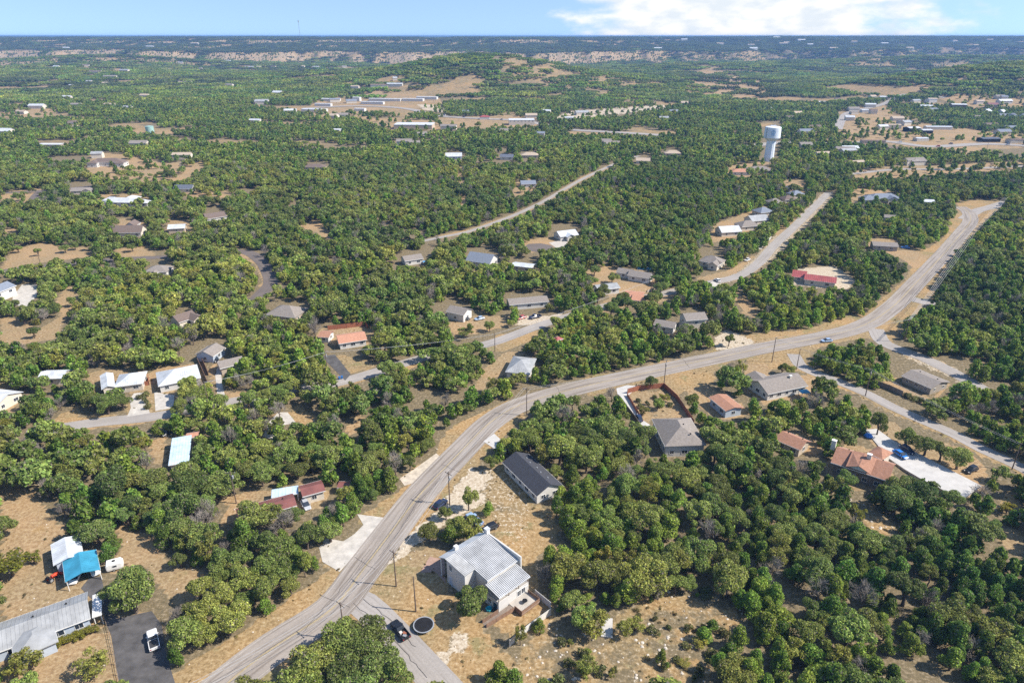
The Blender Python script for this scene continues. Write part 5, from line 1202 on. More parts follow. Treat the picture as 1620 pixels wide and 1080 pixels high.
pole('m3', 330, 640, 'pole on the left street right of the silver roof', arm=False, h=9); pole('m4', 1030, 466, 'pole at the orange roofed building', arm=False, h=8); pole('f1', 65, 421, 'pole on the bare lot at far left', arm=False, h=9); pole('r1', 1601, 742, 'pole on the narrow right street near the edge', arm=False, h=9)
for i, (px, py) in enumerate(((1385, 268), (1445, 262), (1515, 255), (1340, 235), (1560, 240))):
    pole('h%d' % i, px, py, ('first', 'second', 'third', 'upper left', 'rightmost')[i] + ' pole along the pale lane at far right', h=13)
def wires(keys, offs, label, rad=.034, sag=.9):
    t_ = None; mb = MB()
    x0, y0, z0, _ = POLE[keys[0]]
    for off in offs:
        for a, c in zip(keys[:-1], keys[1:]):
            A, C = POLE[a], POLE[c]
            pa = Vector((A[0] + math.cos(A[3]) * off, A[1] + math.sin(A[3]) * off, A[2] - .38)); pc = Vector((C[0] + math.cos(C[3]) * off, C[1] + math.sin(C[3]) * off, C[2] - .38))
            line = [pa.lerp(pc, k / 12) - Vector((x0, y0, 4 * sag * (k / 12) * (1 - k / 12))) for k in range(13)]
            mb.tube(line, rad, 4)
    o = mb.build('power_line', M['wire'], loc=(x0, y0, 0)); tag(o, label, 'power line')
wires(['off', 'p3', 'p1', 'p4', 'p5'], (-1.2, -.5, 1.2), 'overhead wires along the left stretch of the main road')
wires(['p5', 'p6', 'p7', 'p9'], (-1.2, 1.2), 'overhead wires across the middle of the main road')
wires(['p9', 'q1', 'q2', 'q3'], (-1.2, -.4, .4, 1.2), 'bundle of wires along the upper right road', rad=.05)
wires(['p7', 'p10', 'r1'], (-.5, .5), 'wires along the narrow right street')
wires(['m3', 'm1', 'm2', 'm4'], (-.4, .4), 'wires along the left residential street')
# ------------------------------------------------------------------ water tower and tank
M['tower'] = mat('tower', (.70, .74, .79), .6, .04, .3); M['emblem'] = mat('emblem', (.16, .36, .62), .6, .05, 1.0)
x, y = G(1215.5, 255); t_ = empty('water_tower', x, y, 0, 0); tag(t_, 'white water tower with fluted column and blue round emblem', 'water tower', mark='the water tower')
FOOT.append((x, y, 0, 9, 9))
mb = MB()
nn = 14; prof = [(5.6, -1), (5.2, 8), (5.0, 23)]
o_ = len(mb.v)
for (rr, z) in prof:
    for k in range(nn * 2):
        a = math.pi * k / nn; q = rr * (1.0 if k % 2 else .955); mb.v.append((q * math.cos(a), q * math.sin(a), z))
for i in range(2):
    for k in range(nn * 2):
        a0, a1 = i * nn * 2 + k, i * nn * 2 + (k + 1) % (nn * 2); mb.f.append((a0, a1, a1 + nn * 2, a0 + nn * 2))
mb.build('column', M['tower'], t_)
mb = MB(); mb.lathe([(5.0, 22.9), (5.4, 23.5), (8.2, 26), (9.1, 26.6), (9.15, 27.5), (8.75, 38.0), (8.3, 38.5), (3.0, 39.5), (.5, 39.7)], 48); mb.build('tank', M['tower'], t_, smooth=False)
mb = MB()
for k in range(12):
    a = k * math.pi / 6; mb.bar((2.6 * math.cos(a), 2.6 * math.sin(a), 39.3), (2.6 * math.cos(a), 2.6 * math.sin(a), 40.6), .1)
    a1 = a + math.pi / 6; mb.bar((2.6 * math.cos(a), 2.6 * math.sin(a), 40.6), (2.6 * math.cos(a1), 2.6 * math.sin(a1), 40.6), .1)
mb.build('railing', M['tower'], t_)
def on_tank(mb, a0, pts2):                          # polygon (s, z) wrapped on the tank face
    mb.add([((9.17 - .038 * (z - 27.5)) * math.cos(a0 + s / 9), (9.17 - .038 * (z - 27.5)) * math.sin(a0 + s / 9), z) for (s, z) in pts2], [tuple(range(len(pts2)))])
a0 = math.atan2(-y, -x) + .12
em = MB()
for k in range(24):
    t0, t1 = 2 * math.pi * k / 24, 2 * math.pi * (k + 1) / 24
    on_tank(em, a0, [(q * math.cos(t), 33.2 + q * math.sin(t)) for (q, t) in ((1.5, t0), (2.35, t0), (2.35, t1), (1.5, t1))])
for k in range(8):
    s0, s1 = -2.4 + k * .6, -1.8 + k * .6
    f = lambda s: 30.2 - .35 * (1 - (s / 2.4) ** 2)
    on_tank(em, a0, [(s0, f(s0)), (s1, f(s1)), (s1, f(s1) + .55), (s0, f(s0) + .55)])
on_tank(em, a0, [(-.3, 32.3), (.3, 32.3), (.3, 34.1), (-.3, 34.1)])
em.build('emblem', M['emblem'], t_)
t_.scale = (.87, .87, .86)
lb_ = MB()
al = a0 - .9
for s in (-.35, .35): lb_.bar((9.4 * math.cos(al) - s * math.sin(al), 9.4 * math.sin(al) + s * math.cos(al), 26), (9.0 * math.cos(al) - s * math.sin(al), 9.0 * math.sin(al) + s * math.cos(al), 39), .14)
for k in range(14): lb_.bar((9.35 * math.cos(al) + .35 * math.sin(al), 9.35 * math.sin(al) - .35 * math.cos(al), 26.3 + k * .9), (9.35 * math.cos(al) - .35 * math.sin(al), 9.35 * math.sin(al) + .35 * math.cos(al), 26.3 + k * .9), .08)
lb_.build('ladder', M['steel'], t_)['kind'] = 'stuff'
for zz in (30.0, 34.2):
    rr = 9.17 - .038 * (zz - 27.5); lb_ = MB(); lb_.lathe([(rr - .1, zz), (rr + .05, zz), (rr + .05, zz + .12), (rr - .1, zz + .12)], 48, cap=False); lb_.build('seam_ring', M['tower'], t_)
x, y = GT(238, 211); t_ = empty('storage_tank', x, y, hz(x, y)); tag(t_, 'pale green cylindrical tank in the upper left woods', 'tank', mark='the green tank')
FOOT.append((x, y, 0, 7, 7))
gt = mat('tank_green', (.30, .47, .42), .6, .08, .3); mb = MB(); mb.lathe([(5, -.5), (5, 8.5)], 28); mb.build('shell', gt, t_); mb = MB(); mb.lathe([(5.15, 8.5), (5.15, 8.7), (.4, 9.5)], 28); mb.build('roof', gt, t_)
# far radio mast on the plateau
x, y = GT(475, 62); t_ = empty('radio_mast', x, y, hz(x, y)); mb = MB(); mb.tube([(0, 0, 0), (0, 0, 95)], [1.1, .7], 4); mb.build('mast', M['steel'], t_); mb = MB(); mb.box(-1.8, 1.8, -1.8, 1.8, 84, 95); mb.build('antenna', M['steel'], t_); tag(t_, 'thin radio mast on the distant plateau skyline', 'mast')
# ------------------------------------------------------------------ tree prototypes
def np_mesh(name, V, F, m):
    me = bpy.data.meshes.new(name); k = F.shape[1]
    me.vertices.add(len(V)); me.vertices.foreach_set('co', V.astype(np.float32).ravel())
    me.loops.add(F.size); me.loops.foreach_set('vertex_index', F.astype(np.int32).ravel())
    me.polygons.add(len(F)); me.polygons.foreach_set('loop_start', np.arange(0, F.size, k, dtype=np.int32)); me.update()
    me.materials.append(m); return me
def quads_at(g, C, N, s, asp=0.7):
    n = len(C)
    a = np.cross(N, g.normal(size=(n, 3))); a /= np.linalg.norm(a, axis=1)[:, None] + 1e-9
    b_ = np.cross(N, a)
    sa = (s * g.uniform(.6, 1.35, n))[:, None]; sb = sa * g.uniform(asp * .7, asp * 1.3, n)[:, None]
    V = np.stack([C - a * sa / 2 - b_ * sb / 2, C + a * sa / 2 - b_ * sb * .35, C + a * sa * .45 + b_ * sb / 2, C - a * sa * .4 + b_ * sb * .45], 1).reshape(-1, 3)
    return V
def crown_pts(g, blobs, n, up=0.25, jit=0.75, depth=0.35):
    B = np.array(blobs); w = B[:, 3] ** 2; k = g.choice(len(B), n, p=w / w.sum())
    d = g.normal(size=(n, 3)); d[:, 2] += up; d /= np.linalg.norm(d, axis=1)[:, None]
    rad = B[k, 3] * (1.06 - depth * g.random(n) ** 1.6)
    C = B[k, :3] + d * rad[:, None] * np.array([1, 1, 0.8])
    N = d + jit * g.normal(size=(n, 3)); N /= np.linalg.norm(N, axis=1)[:, None]
    return C, N
def core(blobs, f=0.62):
    V, F = [], []
    for (x, y, z, r_) in blobs:
        o = len(V); r2 = r_ * f
        V += [(x + r2, y, z), (x - r2, y, z), (x, y + r2, z), (x, y - r2, z), (x, y, z + r2 * .8), (x, y, z - r2 * .8)]
        F += [(o + a, o + b_, o + c, o + c) for (a, b_, c) in ((0, 2, 4), (2, 1, 4), (1, 3, 4), (3, 0, 4), (2, 0, 5), (1, 2, 5), (3, 1, 5), (0, 3, 5))]
    return V, F
def blobs_for(kind, g):
    out = []
    if kind == 'oak':
        n = g.integers(12, 19); ex = g.uniform(.72, 1.25); sk = g.uniform(-1, 1)
        for i in range(n):
            a = i * 2.4 + g.uniform(-.5, .5); q = 3.1 * math.sqrt((i + .4) / n) * g.uniform(.85, 1.12)
            
            if g.random() < .12: continue
            out.append((q * math.cos(a) * ex, q * math.sin(a) + .12 * q * q * sk, 5.0 - .17 * q * q * g.uniform(.5, 1.15) + g.uniform(-.8, .9), g.uniform(.65, 1.65)))
    elif kind == 'juniper':
        for i in range(g.integers(12, 16)):
            t = g.random() ** .8; a = i * 2.4 + g.uniform(-.6, .6); q = (1 - t) ** .7 * 1.85 * g.uniform(.5, 1.05)
            out.append((q * math.cos(a), q * math.sin(a), 1.0 + 3.9 * t, g.uniform(.72, 1.15) * (1.05 - .3 * t)))
        out.append((0, 0, 2.2, 1.3)); out.append((0, 0, 3.8, 1.0))
    elif kind == 'elm':
        for i in range(g.integers(15, 20)):
            a = g.uniform(0, 6.28); t = g.random(); q = 2.3 * math.sqrt(g.random()) * (1.05 - .5 * abs(t - .35))
            out.append((q * math.cos(a), q * math.sin(a), 2.4 + 3.8 * t, g.uniform(.6, 1.0)))
    elif kind == 'shrub':
        for i in range(5):
            a = g.uniform(0, 6.28); q = g.uniform(.1, .6); out.append((q * math.cos(a), q * math.sin(a), g.uniform(.3, .75), g.uniform(.35, .6)))
    return out
def make_crown(kind, seed, n, size, m, asp=.7):
    g = np.random.default_rng(seed); bl = blobs_for(kind, g)
    C, N = crown_pts(g, bl, n, up=.3 if kind != 'juniper' else .15, jit=.8, depth=.40 if kind != 'elm' else .8)
    V = quads_at(g, C, N, size, asp); F = np.arange(len(V)).reshape(-1, 4)
    cv, cf = core(bl, .66 if kind != 'elm' else .45)
    F = np.concatenate([F, np.array(cf) + len(V)]); V = np.concatenate([V, np.array(cv)])
    me = np_mesh(kind + '_crown', V, F, m); me.validate(); return me, bl
def make_trunk(kind, seed, bl):
    rs = random.Random(seed); mb = MB()
    if kind == 'shrub': mb.tube([(0, 0, -.1), (0, 0, .5)], [.06, .03], 5); return mb.mesh('trunk', M['bark'])
    h0 = {'oak': 1.9, 'juniper': 1.2, 'elm': 2.2}[kind]; r0 = {'oak': .30, 'juniper': .2, 'elm': .17}[kind]
    lean = (rs.uniform(-.3, .3), rs.uniform(-.3, .3))
    mb.tube([(0, 0, -.2), (lean[0] * .4, lean[1] * .4, h0 * .55), (lean[0], lean[1], h0)], [r0 * 1.25, r0, r0 * .85], 8)
    for (x, y, z, r_) in rs.sample(bl, min(len(bl), 8)):
        m_ = ((lean[0] + x) / 2 + rs.uniform(-.3, .3), (lean[1] + y) / 2 + rs.uniform(-.3, .3), (h0 + z) / 2 + rs.uniform(-.1, .5))
        mb.tube([(lean[0], lean[1], h0 - .15), m_, (x, y, z)], [r0 * .6, r0 * .4, r0 * .12], 5)
    return mb.mesh('trunk', M['bark'])
def make_bare(seed, n=420):
    g = np.random.default_rng(seed); bl = blobs_for('elm', g)
    C, N = crown_pts(g, bl, n, up=.5, depth=.9)
    base = np.array([0, 0, 1.6]); D = C - base; D /= np.linalg.norm(D, axis=1)[:, None]; D += .45 * g.normal(size=D.shape); D /= np.linalg.norm(D, axis=1)[:, None]
    L = g.uniform(.7, 1.6, n)[:, None]; S = np.cross(D, g.normal(size=D.shape)); S /= np.linalg.norm(S, axis=1)[:, None]; S *= .035
    V = np.stack([C - D * L / 2 - S, C + D * L / 2 - S * .3, C + D * L / 2 + S * .3, C - D * L / 2 + S], 1).reshape(-1, 3)
    return np_mesh('twigs', V, np.arange(len(V)).reshape(-1, 4), M['twig']), bl
KINDS = ('oak', 'juniper', 'elm', 'shrub', 'bare')
MATK = {'oak': 'oak_leaf', 'juniper': 'juniper_leaf', 'elm': 'elm_leaf', 'shrub': 'shrub_leaf'}
BASER = {'oak': 4.3, 'juniper': 2.55, 'elm': 2.9, 'shrub': 1.0, 'bare': 2.9}; BASEH = {'oak': 6.4, 'juniper': 5.7, 'elm': 6.9, 'shrub': 1.25, 'bare': 6.9}
NEAR = {}
for k_, cnt, n_, s_ in (('oak', 11, 6000, .275), ('juniper', 9, 3300, .245), ('elm', 5, 2600, .27), ('shrub', 3, 420, .19)):
    NEAR[k_] = []
    for i in range(cnt):
        c_, bl = make_crown(k_, 100 + i * 7 + len(k_), n_, s_, M[MATK[k_]]); NEAR[k_].append((c_, make_trunk(k_, i, bl)))
NEAR['bare'] = []
for i in range(3):
    c_, bl = make_bare(50 + i); NEAR['bare'].append((c_, make_trunk('elm', i, bl)))
NEAR['golden'] = [(make_crown('elm', 321, 1900, .32, M['yellow_leaf'])[0], NEAR['elm'][0][1])]
protos = bpy.data.collections.new('woodland_prototypes')       # only instanced, never linked to the scene
PID = {}
def proto(key, me):
    o = bpy.data.objects.new('woodland_tree_%02d' % len(PID), me); protos.objects.link(o); PID.setdefault(key, []); PID[key].append(len(protos.objects) - 1)
    _names.append(o.name)
_names = []
_pc = [0]
def proto(key, me):
    o = bpy.data.objects.new('woodland_tree_%02d' % _pc[0], me); protos.objects.link(o); PID.setdefault(key, []).append(_pc[0]); _pc[0] += 1
for k_, cnt, n_, s_ in (('oak', 4, 1150, .60), ('juniper', 4, 620, .54), ('elm', 2, 520, .55)):
    for i in range(cnt): proto('mid_' + k_, make_crown(k_, 400 + i * 3, n_, s_, M[MATK[k_]])[0])
for i in range(2): proto('mid_bare', NEAR['bare'][i][0])
for k_, cnt, n_, s_ in (('oak', 4, 240, 1.25), ('juniper', 4, 150, 1.05)):
    for i in range(cnt): proto('low_' + k_, make_crown(k_, 700 + i * 3, n_, s_, M[MATK[k_]])[0])
def far_patch(seed, mt=None):
    g = np.random.default_rng(seed); Vs = []
    pts_ = []
    while len(pts_) < 17:
        p = g.uniform(-15, 15, 2)
        if all(np.hypot(*(p - q)) > 4.6 for q in pts_): pts_.append(p)
    cvs, cfs = [], []
    for p in pts_:
        rr = g.uniform(2.4, 4.0); hh = g.uniform(2.2, 3.9); n = 46
        d = g.normal(size=(n, 3)); d[:, 2] = np.abs(d[:, 2]) * .9; d /= np.linalg.norm(d, axis=1)[:, None]
        C = np.array([p[0], p[1], hh]) + d * rr * g.uniform(.75, 1.05, (n, 1)) * np.array([1, 1, .75]); N = d + .6 * g.normal(size=d.shape); N /= np.linalg.norm(N, axis=1)[:, None]
        Vs.append(quads_at(g, C, N, 1.7, .8)); v_, f_ = core([(p[0], p[1], hh, rr)], .8); cfs += [tuple(i + len(cvs) for i in f) for f in f_]; cvs += v_
    V = np.concatenate(Vs); F = np.arange(len(V)).reshape(-1, 4)
    return np_mesh('far_trees', np.concatenate([V, np.array(cvs)]), np.concatenate([F, np.array(cfs) + len(V)]), M[mt or ('oak_leaf' if seed % 2 else 'juniper_leaf')])
for i in range(6): proto('patch', far_patch(900 + i))
for i in range(4): proto('cedar_shade_patch', far_patch(950 + i, 'cedar_shade_leaf'))
for i in range(3): proto('tuft', make_crown('shrub', 40 + i, 130, .26, M['tuft'])[0])
def rock_mesh(seed):
    g = np.random.default_rng(seed); mb = MB(); mb.lathe([(.35, -.15), (.5, .02), (.42, .2), (.15, .3)], 7)
    mb.v = [(x * g.uniform(.75, 1.3), y * g.uniform(.75, 1.3), z * g.uniform(.8, 1.2)) for (x, y, z) in mb.v]
    return mb.mesh('rock', M['rock'])
for i in range(3): proto('rock', rock_mesh(i))

# ------------------------------------------------------------------ where trees may stand
MW, MH = 810, 560
mask = np.zeros((MH, MW), bool); hard = np.zeros((MH, MW), bool)
gx_, gy_ = np.meshgrid((np.arange(MW) + .5) * 2, (np.arange(MH) + .5) * 2)
for kind, poly, clear in AREAS:
    if not clear: continue
    x0, x1 = max(0, int(poly[:, 0].min() / 2) - 1), min(MW, int(poly[:, 0].max() / 2) + 2); y0, y1 = max(0, int(poly[:, 1].min() / 2) - 1), min(MH, int(poly[:, 1].max() / 2) + 2)
    if x1 <= x0 or y1 <= y0: continue
    q_ = pip(poly, gx_[y0:y1, x0:x1], gy_[y0:y1, x0:x1]); mask[y0:y1, x0:x1] |= q_
    if clear != 'soft': hard[y0:y1, x0:x1] |= q_
def in_mask(x, y, z, mask=None):
    mask = globals()['mask'] if mask is None else mask
    px, py = P(x, y, z); i, j = (py / 2).astype(int), (px / 2).astype(int)
    ok = (i >= 0) & (i < MH) & (j >= 0) & (j < MW)
    return ok & mask[np.clip(i, 0, MH - 1), np.clip(j, 0, MW - 1)]
def blocked(x, y, r_, h, z0, soft=.07):
    def hit(m): return in_mask(x, y, z0, m) | in_mask(x, y, z0 + h * .5, m) | in_mask(x, y, z0 + h * .85, m) | in_mask(x - r_ * .6, y, z0 + h * .55, m) | in_mask(x + r_ * .6, y, z0 + h * .55, m)
    b_ = hit(hard) | (hit(mask) & (np.random.default_rng(3).random(len(x)) > soft))
    for (cx, cy, an, hl, hw) in FOOT:
        ca, sa = math.cos(an), math.sin(an); u = (x - cx) * ca + (y - cy) * sa; v = -(x - cx) * sa + (y - cy) * ca
        b_ |= (np.abs(u) < hl + r_ * .35) & (np.abs(v) < hw + r_ * .35)
    for ln, w_ in ROADS:
        bb = (x > ln[:, 0].min() - 12) & (x < ln[:, 0].max() + 12) & (y > ln[:, 1].min() - 12) & (y < ln[:, 1].max() + 12)
        ii = np.nonzero(bb)[0]
        if not len(ii): continue
        for c0 in range(0, len(ii), 4000):
            q = ii[c0:c0 + 4000]
            d = np.sqrt(((x[q, None] - ln[None, :, 0]) ** 2 + (y[q, None] - ln[None, :, 1]) ** 2).min(1)); b_[q] |= d < w_ / 2 + (1.0 + r_[q] * .3 if w_ > 8 or w_ < 5 else .4)
    return b_
TREES = []                                         # kind, x, y, scale, rot, hand label or None
def T(kind, px, py, rad, label=None, hs=1.0, h=None):
    x, y = G(px, py); TREES.append([kind, x, y, rad / BASER['elm' if kind == 'golden' else kind], (h / BASEH['elm' if kind == 'golden' else kind]) if h else None, label])
T('elm', 746, 972, 3.4, 'leafy green tree hugging the white two storey house', h=7.2); TREES[-1][0] = 'oak'
T('oak', 680, 854, 3.1, 'round tree above the patio, nearest the road', h=4.6); T('oak', 706, 822, 2.2, 'small tree below the dark parked car', h=4); T('oak', 741.5, 807, 2.7, 'slim trunked tree in the pale dirt yard', h=6.5)
T('juniper', 773, 813, 1.8, 'small dark tree alone on the pale dirt', h=4.2); T('oak', 726, 850, 2.9, 'tree beside the white house chimney', h=5.2); T('oak', 748, 838, 2.3, 'tree shading the pale blue pickup', h=4.6)
T('oak', 777, 742, 2.6, 'tree at the corner of the charcoal roofed house', h=4.8)
T('elm', 823, 1020, 1.7, 'slender tree beside the long white wall', h=5.5); T('juniper', 853, 996, 1.7, 'bush behind the white wall corner', h=3.4)
T('juniper', 790, 1080, 3.0, 'dark juniper at the bottom edge below the deck', h=6); T('juniper', 812, 1084, 2.6, 'second juniper at the bottom edge below the deck', h=5); T('shrub', 886, 1082, 1.8, 'round bush at the bottom edge'); T('elm', 927, 1072, 2.6, 'rounded bright tree near the bottom edge', h=5.2)
T('elm', 935, 1004, 3.6, 'wide leafy tree left of the white slab', h=6.5); T('oak', 922, 996, 3.0, None, h=6); T('elm', 990, 1004, 2.6, 'spreading yellowish bush right of the white slab', h=3.6); T('elm', 1003, 996, 2.2, None, h=3.2)
T('juniper', 1046, 1048, 1.5, 'little juniper with long shadow on the rocky slope', h=4); T('juniper', 957, 952, 1.9, 'dark bush below the big spreading oak', h=3)
for i, (px, py, rr) in enumerate(((1033, 1000, 1.4), (1057, 993, .9), (1090, 998, 1.2), (1085, 1024, 1.2), (1035, 980, .9), (1067, 1044, 1.0), (1055, 1052, .7), (1100, 1075, 1.0), (975, 1060, .8), (1010, 975, .8))): T('shrub', px, py, rr)
T('juniper', 1112, 1014, 2.1, None, h=4.2); T('juniper', 1125, 1000, 1.8, None, h=4)
T('oak', 1012, 934, 5.6, 'big spreading oak above the rough grass', h=8.5); T('oak', 1068, 938, 3.2, None, h=5); T('oak', 1150, 944, 5.0, 'large oak with visible trunks right of the rough grass', h=8); T('bare', 1037, 944, 2.6, 'bare grey branches at the foot of the big oak', h=3)
T('oak', 216, 968, 6.2, 'big dark oak beside the asphalt driveway', h=8.5)
for (px, py, rr, lb) in ((296, 1022, 4.2, 'nearest oak in the row along the main road'), (325, 990, 4.3, 'second oak in the row along the main road'), (358, 965, 4.0, 'third oak in the row along the main road'), (318, 950, 3.6, None), (390, 940, 4.2, 'fourth oak in the row along the main road'), (420, 918, 4.0, 'fifth oak in the row along the main road'), (355, 930, 4.0, None), (385, 905, 4.2, None), (448, 890, 4.0, None), (420, 880, 4.2, None)): T('oak', px, py, rr, lb, h=6.6)
T('elm', 42, 1068, 4.2, 'feathery pale tree before the long grey roofed house', h=6.2); T('elm', 152, 1066, 3.0, 'olive yellow tree beside the rail fence', h=5.5)
T('golden', 20, 912, 4.6, 'bright yellow green tree at the left edge', h=6); T('golden', 55, 890, 2.0, None, h=3.4); T('oak', 5, 850, 4.6, 'rounded oak at the left edge above the yellow green tree', h=6.5)
for (px, py, rr) in ((505, 1070, 5.0), (545, 1036, 5.3), (588, 1030, 5.0), (600, 1072, 5.2), (555, 1085, 5.0), (622, 1088, 4.6), (480, 1095, 4.4), (570, 1050, 4.6)): T('oak', px, py, rr, None, h=7.2)
T('oak', 1028, 615, 2.4, 'small tree at the bend of the garden fence', h=5); T('bare', 968, 634, 3.2, 'brown bare bush left of the white driveway', h=5.5); T('oak', 1096, 648, 3.0, 'round tree between the two roofs by the garden', h=5.5); T('golden', 1050, 634, 2.2, 'yellow green shrub inside the fenced garden', h=2.6); T('elm', 1018, 655, 2.4, 'leafy shrub inside the fenced garden', h=3)
T('oak', 1040, 648, 2.4, 'small tree inside the fenced garden nearest the grey roof', h=4)
for _q in ((1010, 635, 1.0), (1025, 640, .8), (1035, 630, .9), (1045, 645, .9), (1015, 645, 1.2), (1060, 642, 1.0)): T('shrub', _q[0], _q[1], _q[2] * 1.3, None, h=1.6)
T('oak', 1152, 548, 2.4, 'lone tree on the pale caliche by the main road', h=5.2); T('oak', 1236, 592, 2.6, 'tree before the corner house', h=4.6); T('oak', 1248, 596, 2.4, None, h=4.2)
T('oak', 1387, 688, 3.6, 'leaning tree at the top of the white drive', h=7.5); T('oak', 1462, 720, 4.2, 'first tree in the row beside the white drive', h=6.5); T('oak', 1486, 730, 3.8, 'second tree in the row beside the white drive', h=6.2); T('oak', 1513, 742, 4.4, 'third tree in the row beside the white drive', h=6.5); T('oak', 1432, 704, 4.0, None, h=6)
T('bare', 1548, 792, 3.6, 'grey bare bush at the end of the white drive', h=5); T('oak', 1418, 787, 4.4, 'dense tree before the right end of the big rust roof', h=6.2); T('oak', 1456, 801, 4.6, 'wide tree below the retaining wall of the white drive', h=6.4); T('oak', 1436, 778, 3.2, None, h=5); T('juniper', 1480, 812, 3.0, None, h=5.6); T('oak', 1335, 772, 3.4, None, h=5); T('oak', 1500, 806, 3.6, None, h=5.5)
T('golden', 1592, 812, 2.4, 'yellow green bush near the right edge', h=3); T('golden', 1352, 828, 2.6, 'vivid green tree below the big rust roofed house', h=5.5)
T('elm', 608, 562, 5.0, 'pale barked airy tree before the orange tile roof', h=9.5); T('elm', 738, 535, 3.6, 'airy tree on the bare middle yard', h=6.5); T('oak', 775, 525, 2.6, None, h=4.6)
for (px, py) in ((222, 625), (232, 621), (233, 630), (234, 640)): T('shrub', px, py + 6, 1.5, None, h=2.2)
T('oak', 172, 655, 4.6, 'wide oak before the white metal roof', h=6.6); T('oak', 150, 648, 4.0, None, h=6); T('oak', 196, 648, 3.4, None, h=5.5); T('oak', 300, 628, 4.6, 'big oak before the standing seam roof', h=7.5); T('oak', 318, 640, 4.2, None, h=6.5); T('oak', 288, 655, 3.8, None, h=6); T('golden', 8, 685, 3.2, 'orange yellow tree at the left edge', h=5)
for (px, py, rr) in ((115, 485, 2.4), (90, 495, 2.6), (55, 535, 2.6), (40, 515, 2.0), (25, 490, 3), (70, 480, 2.4), (30, 400, 3), (62, 405, 2.4), (105, 400, 3), (120, 395, 3.2), (210, 398, 3.0), (260, 395, 3.0), (285, 398, 2.6), (195, 270, 2.5), (240, 268, 2.6), (255, 280, 4), (225, 282, 3.2), (270, 268, 2.6), (40, 312, 3), (345, 312, 3)): T('oak', px, py, rr, None, h=4.8)
for px, py in ((1434, 627), (1441, 630), (1448, 633), (1455, 635), (1462, 638), (1470, 641)): T('shrub', px, py, 1.7, None, h=1.8)
for k in range(9): T('golden', 92 + k * 7.2, 1022 - k * 2.8, 1.35, ('%s clump of the clipped yellow green hedge before the long house' % ('leftmost', 'second', 'third', 'fourth', 'fifth', 'sixth', 'seventh', 'eighth', 'rightmost')[k]), h=1.7)
for (px, py) in ((690, 572), (715, 568), (738, 566), (440, 636), (420, 641), (395, 646), (455, 630), (920, 514), (942, 507), (966, 500), (992, 492), (880, 522), (1040, 480), (1078, 472), (350, 652), (628, 596), (612, 600)): T('oak', px, py, 3.6 + (px * 7 % 13) / 10.0, None, h=6.0 + (px * 3 % 11) / 10.0)
for (px, py) in ((935, 452), (952, 470), (968, 448), (985, 482), (1045, 462), (1060, 452), (945, 480), (975, 490), (1030, 484), (940, 436), (1038, 450)): T('oak', px, py, 3.0 + (px * 7 % 13) / 9.0, None, h=5.0 + (px * 3 % 11) / 7.0)
rq = random.Random(21)
for _ in range(60):
    px, py = rq.uniform(880, 1180), rq.uniform(935, 1078)
    dd = abs(math.hypot((px - 1010) / 150, (py - 1010) / 75) - .95)
    if dd < .33 and not (950 < px < 975 and 975 < py < 1030): T(rq.choice(['shrub', 'shrub', 'juniper', 'shrub', 'elm']), px, py, rq.uniform(.6, 1.7), None, h=rq.uniform(.9, 2.4))
hand_n = len(TREES)
g = np.random.default_rng(77)
step = 2.8
cx_, cy_ = np.meshgrid(np.arange(-560, 560, step), np.arange(66, 660, step))
cx_ = (cx_ + g.uniform(-step / 2, step / 2, cx_.shape)).ravel(); cy_ = (cy_ + g.uniform(-step / 2, step / 2, cy_.shape)).ravel()
kp = np.abs(cx_) < (cy_ * CP + CAM_H * SP) * .75 * 1.07 + 12
cx_, cy_ = cx_[kp], cy_[kp]
oakp = np.clip(.50 - .30 * sst(-60, 140, cx_) + .25 * (fbm(cx_ / 40, cy_ / 40, 2) - .5) * 2, .08, .8)
u = g.random(len(cx_)); kd = np.where(u < oakp, 0, np.where(u < .90, 1, np.where(u < .955, 2, 4)))
sc = np.where(kd == 0, .56 + .82 * g.random(len(cx_)) ** 1.3, np.where(kd == 1, .72 + .72 * g.random(len(cx_)) ** 1.2, g.uniform(.7, 1.2, len(cx_))))
rad = np.array([4.3, 2.55, 2.9, 1, 2.9])[kd] * sc; hh = np.array([6.4, 5.7, 6.9, 1.2, 6.9])[kd] * sc
gap = fbm(cx_ / 16 + 40, cy_ / 16, 2) < .225 + .085 * sst(20, -160, cx_) * sst(230, 330, cy_)
bl_ = blocked(cx_, cy_, rad, hh, hfun(cx_, cy_)) | gap
order = g.permutation(np.nonzero(~bl_)[0])
cell = 5.0; H_ = {}
def occ(x, y, r_, f):
    i, j = int(x // cell), int(y // cell)
    for a in range(i - 2, i + 3):
        for b_ in range(j - 2, j + 3):
            for (X_, Y_, R_) in H_.get((a, b_), ()):
                if (x - X_) ** 2 + (y - Y_) ** 2 < (f * (r_ + R_)) ** 2: return True
    return False
def put(x, y, r_): H_.setdefault((int(x // cell), int(y // cell)), []).append((x, y, r_))
for t in TREES: put(t[1], t[2], t[3] * BASER['elm' if t[0] == 'golden' else t[0]])
for i in order:
    if occ(cx_[i], cy_[i], rad[i], .425): continue
    put(cx_[i], cy_[i], rad[i]); TREES.append([KINDS[kd[i]], cx_[i], cy_[i], sc[i], None, None])
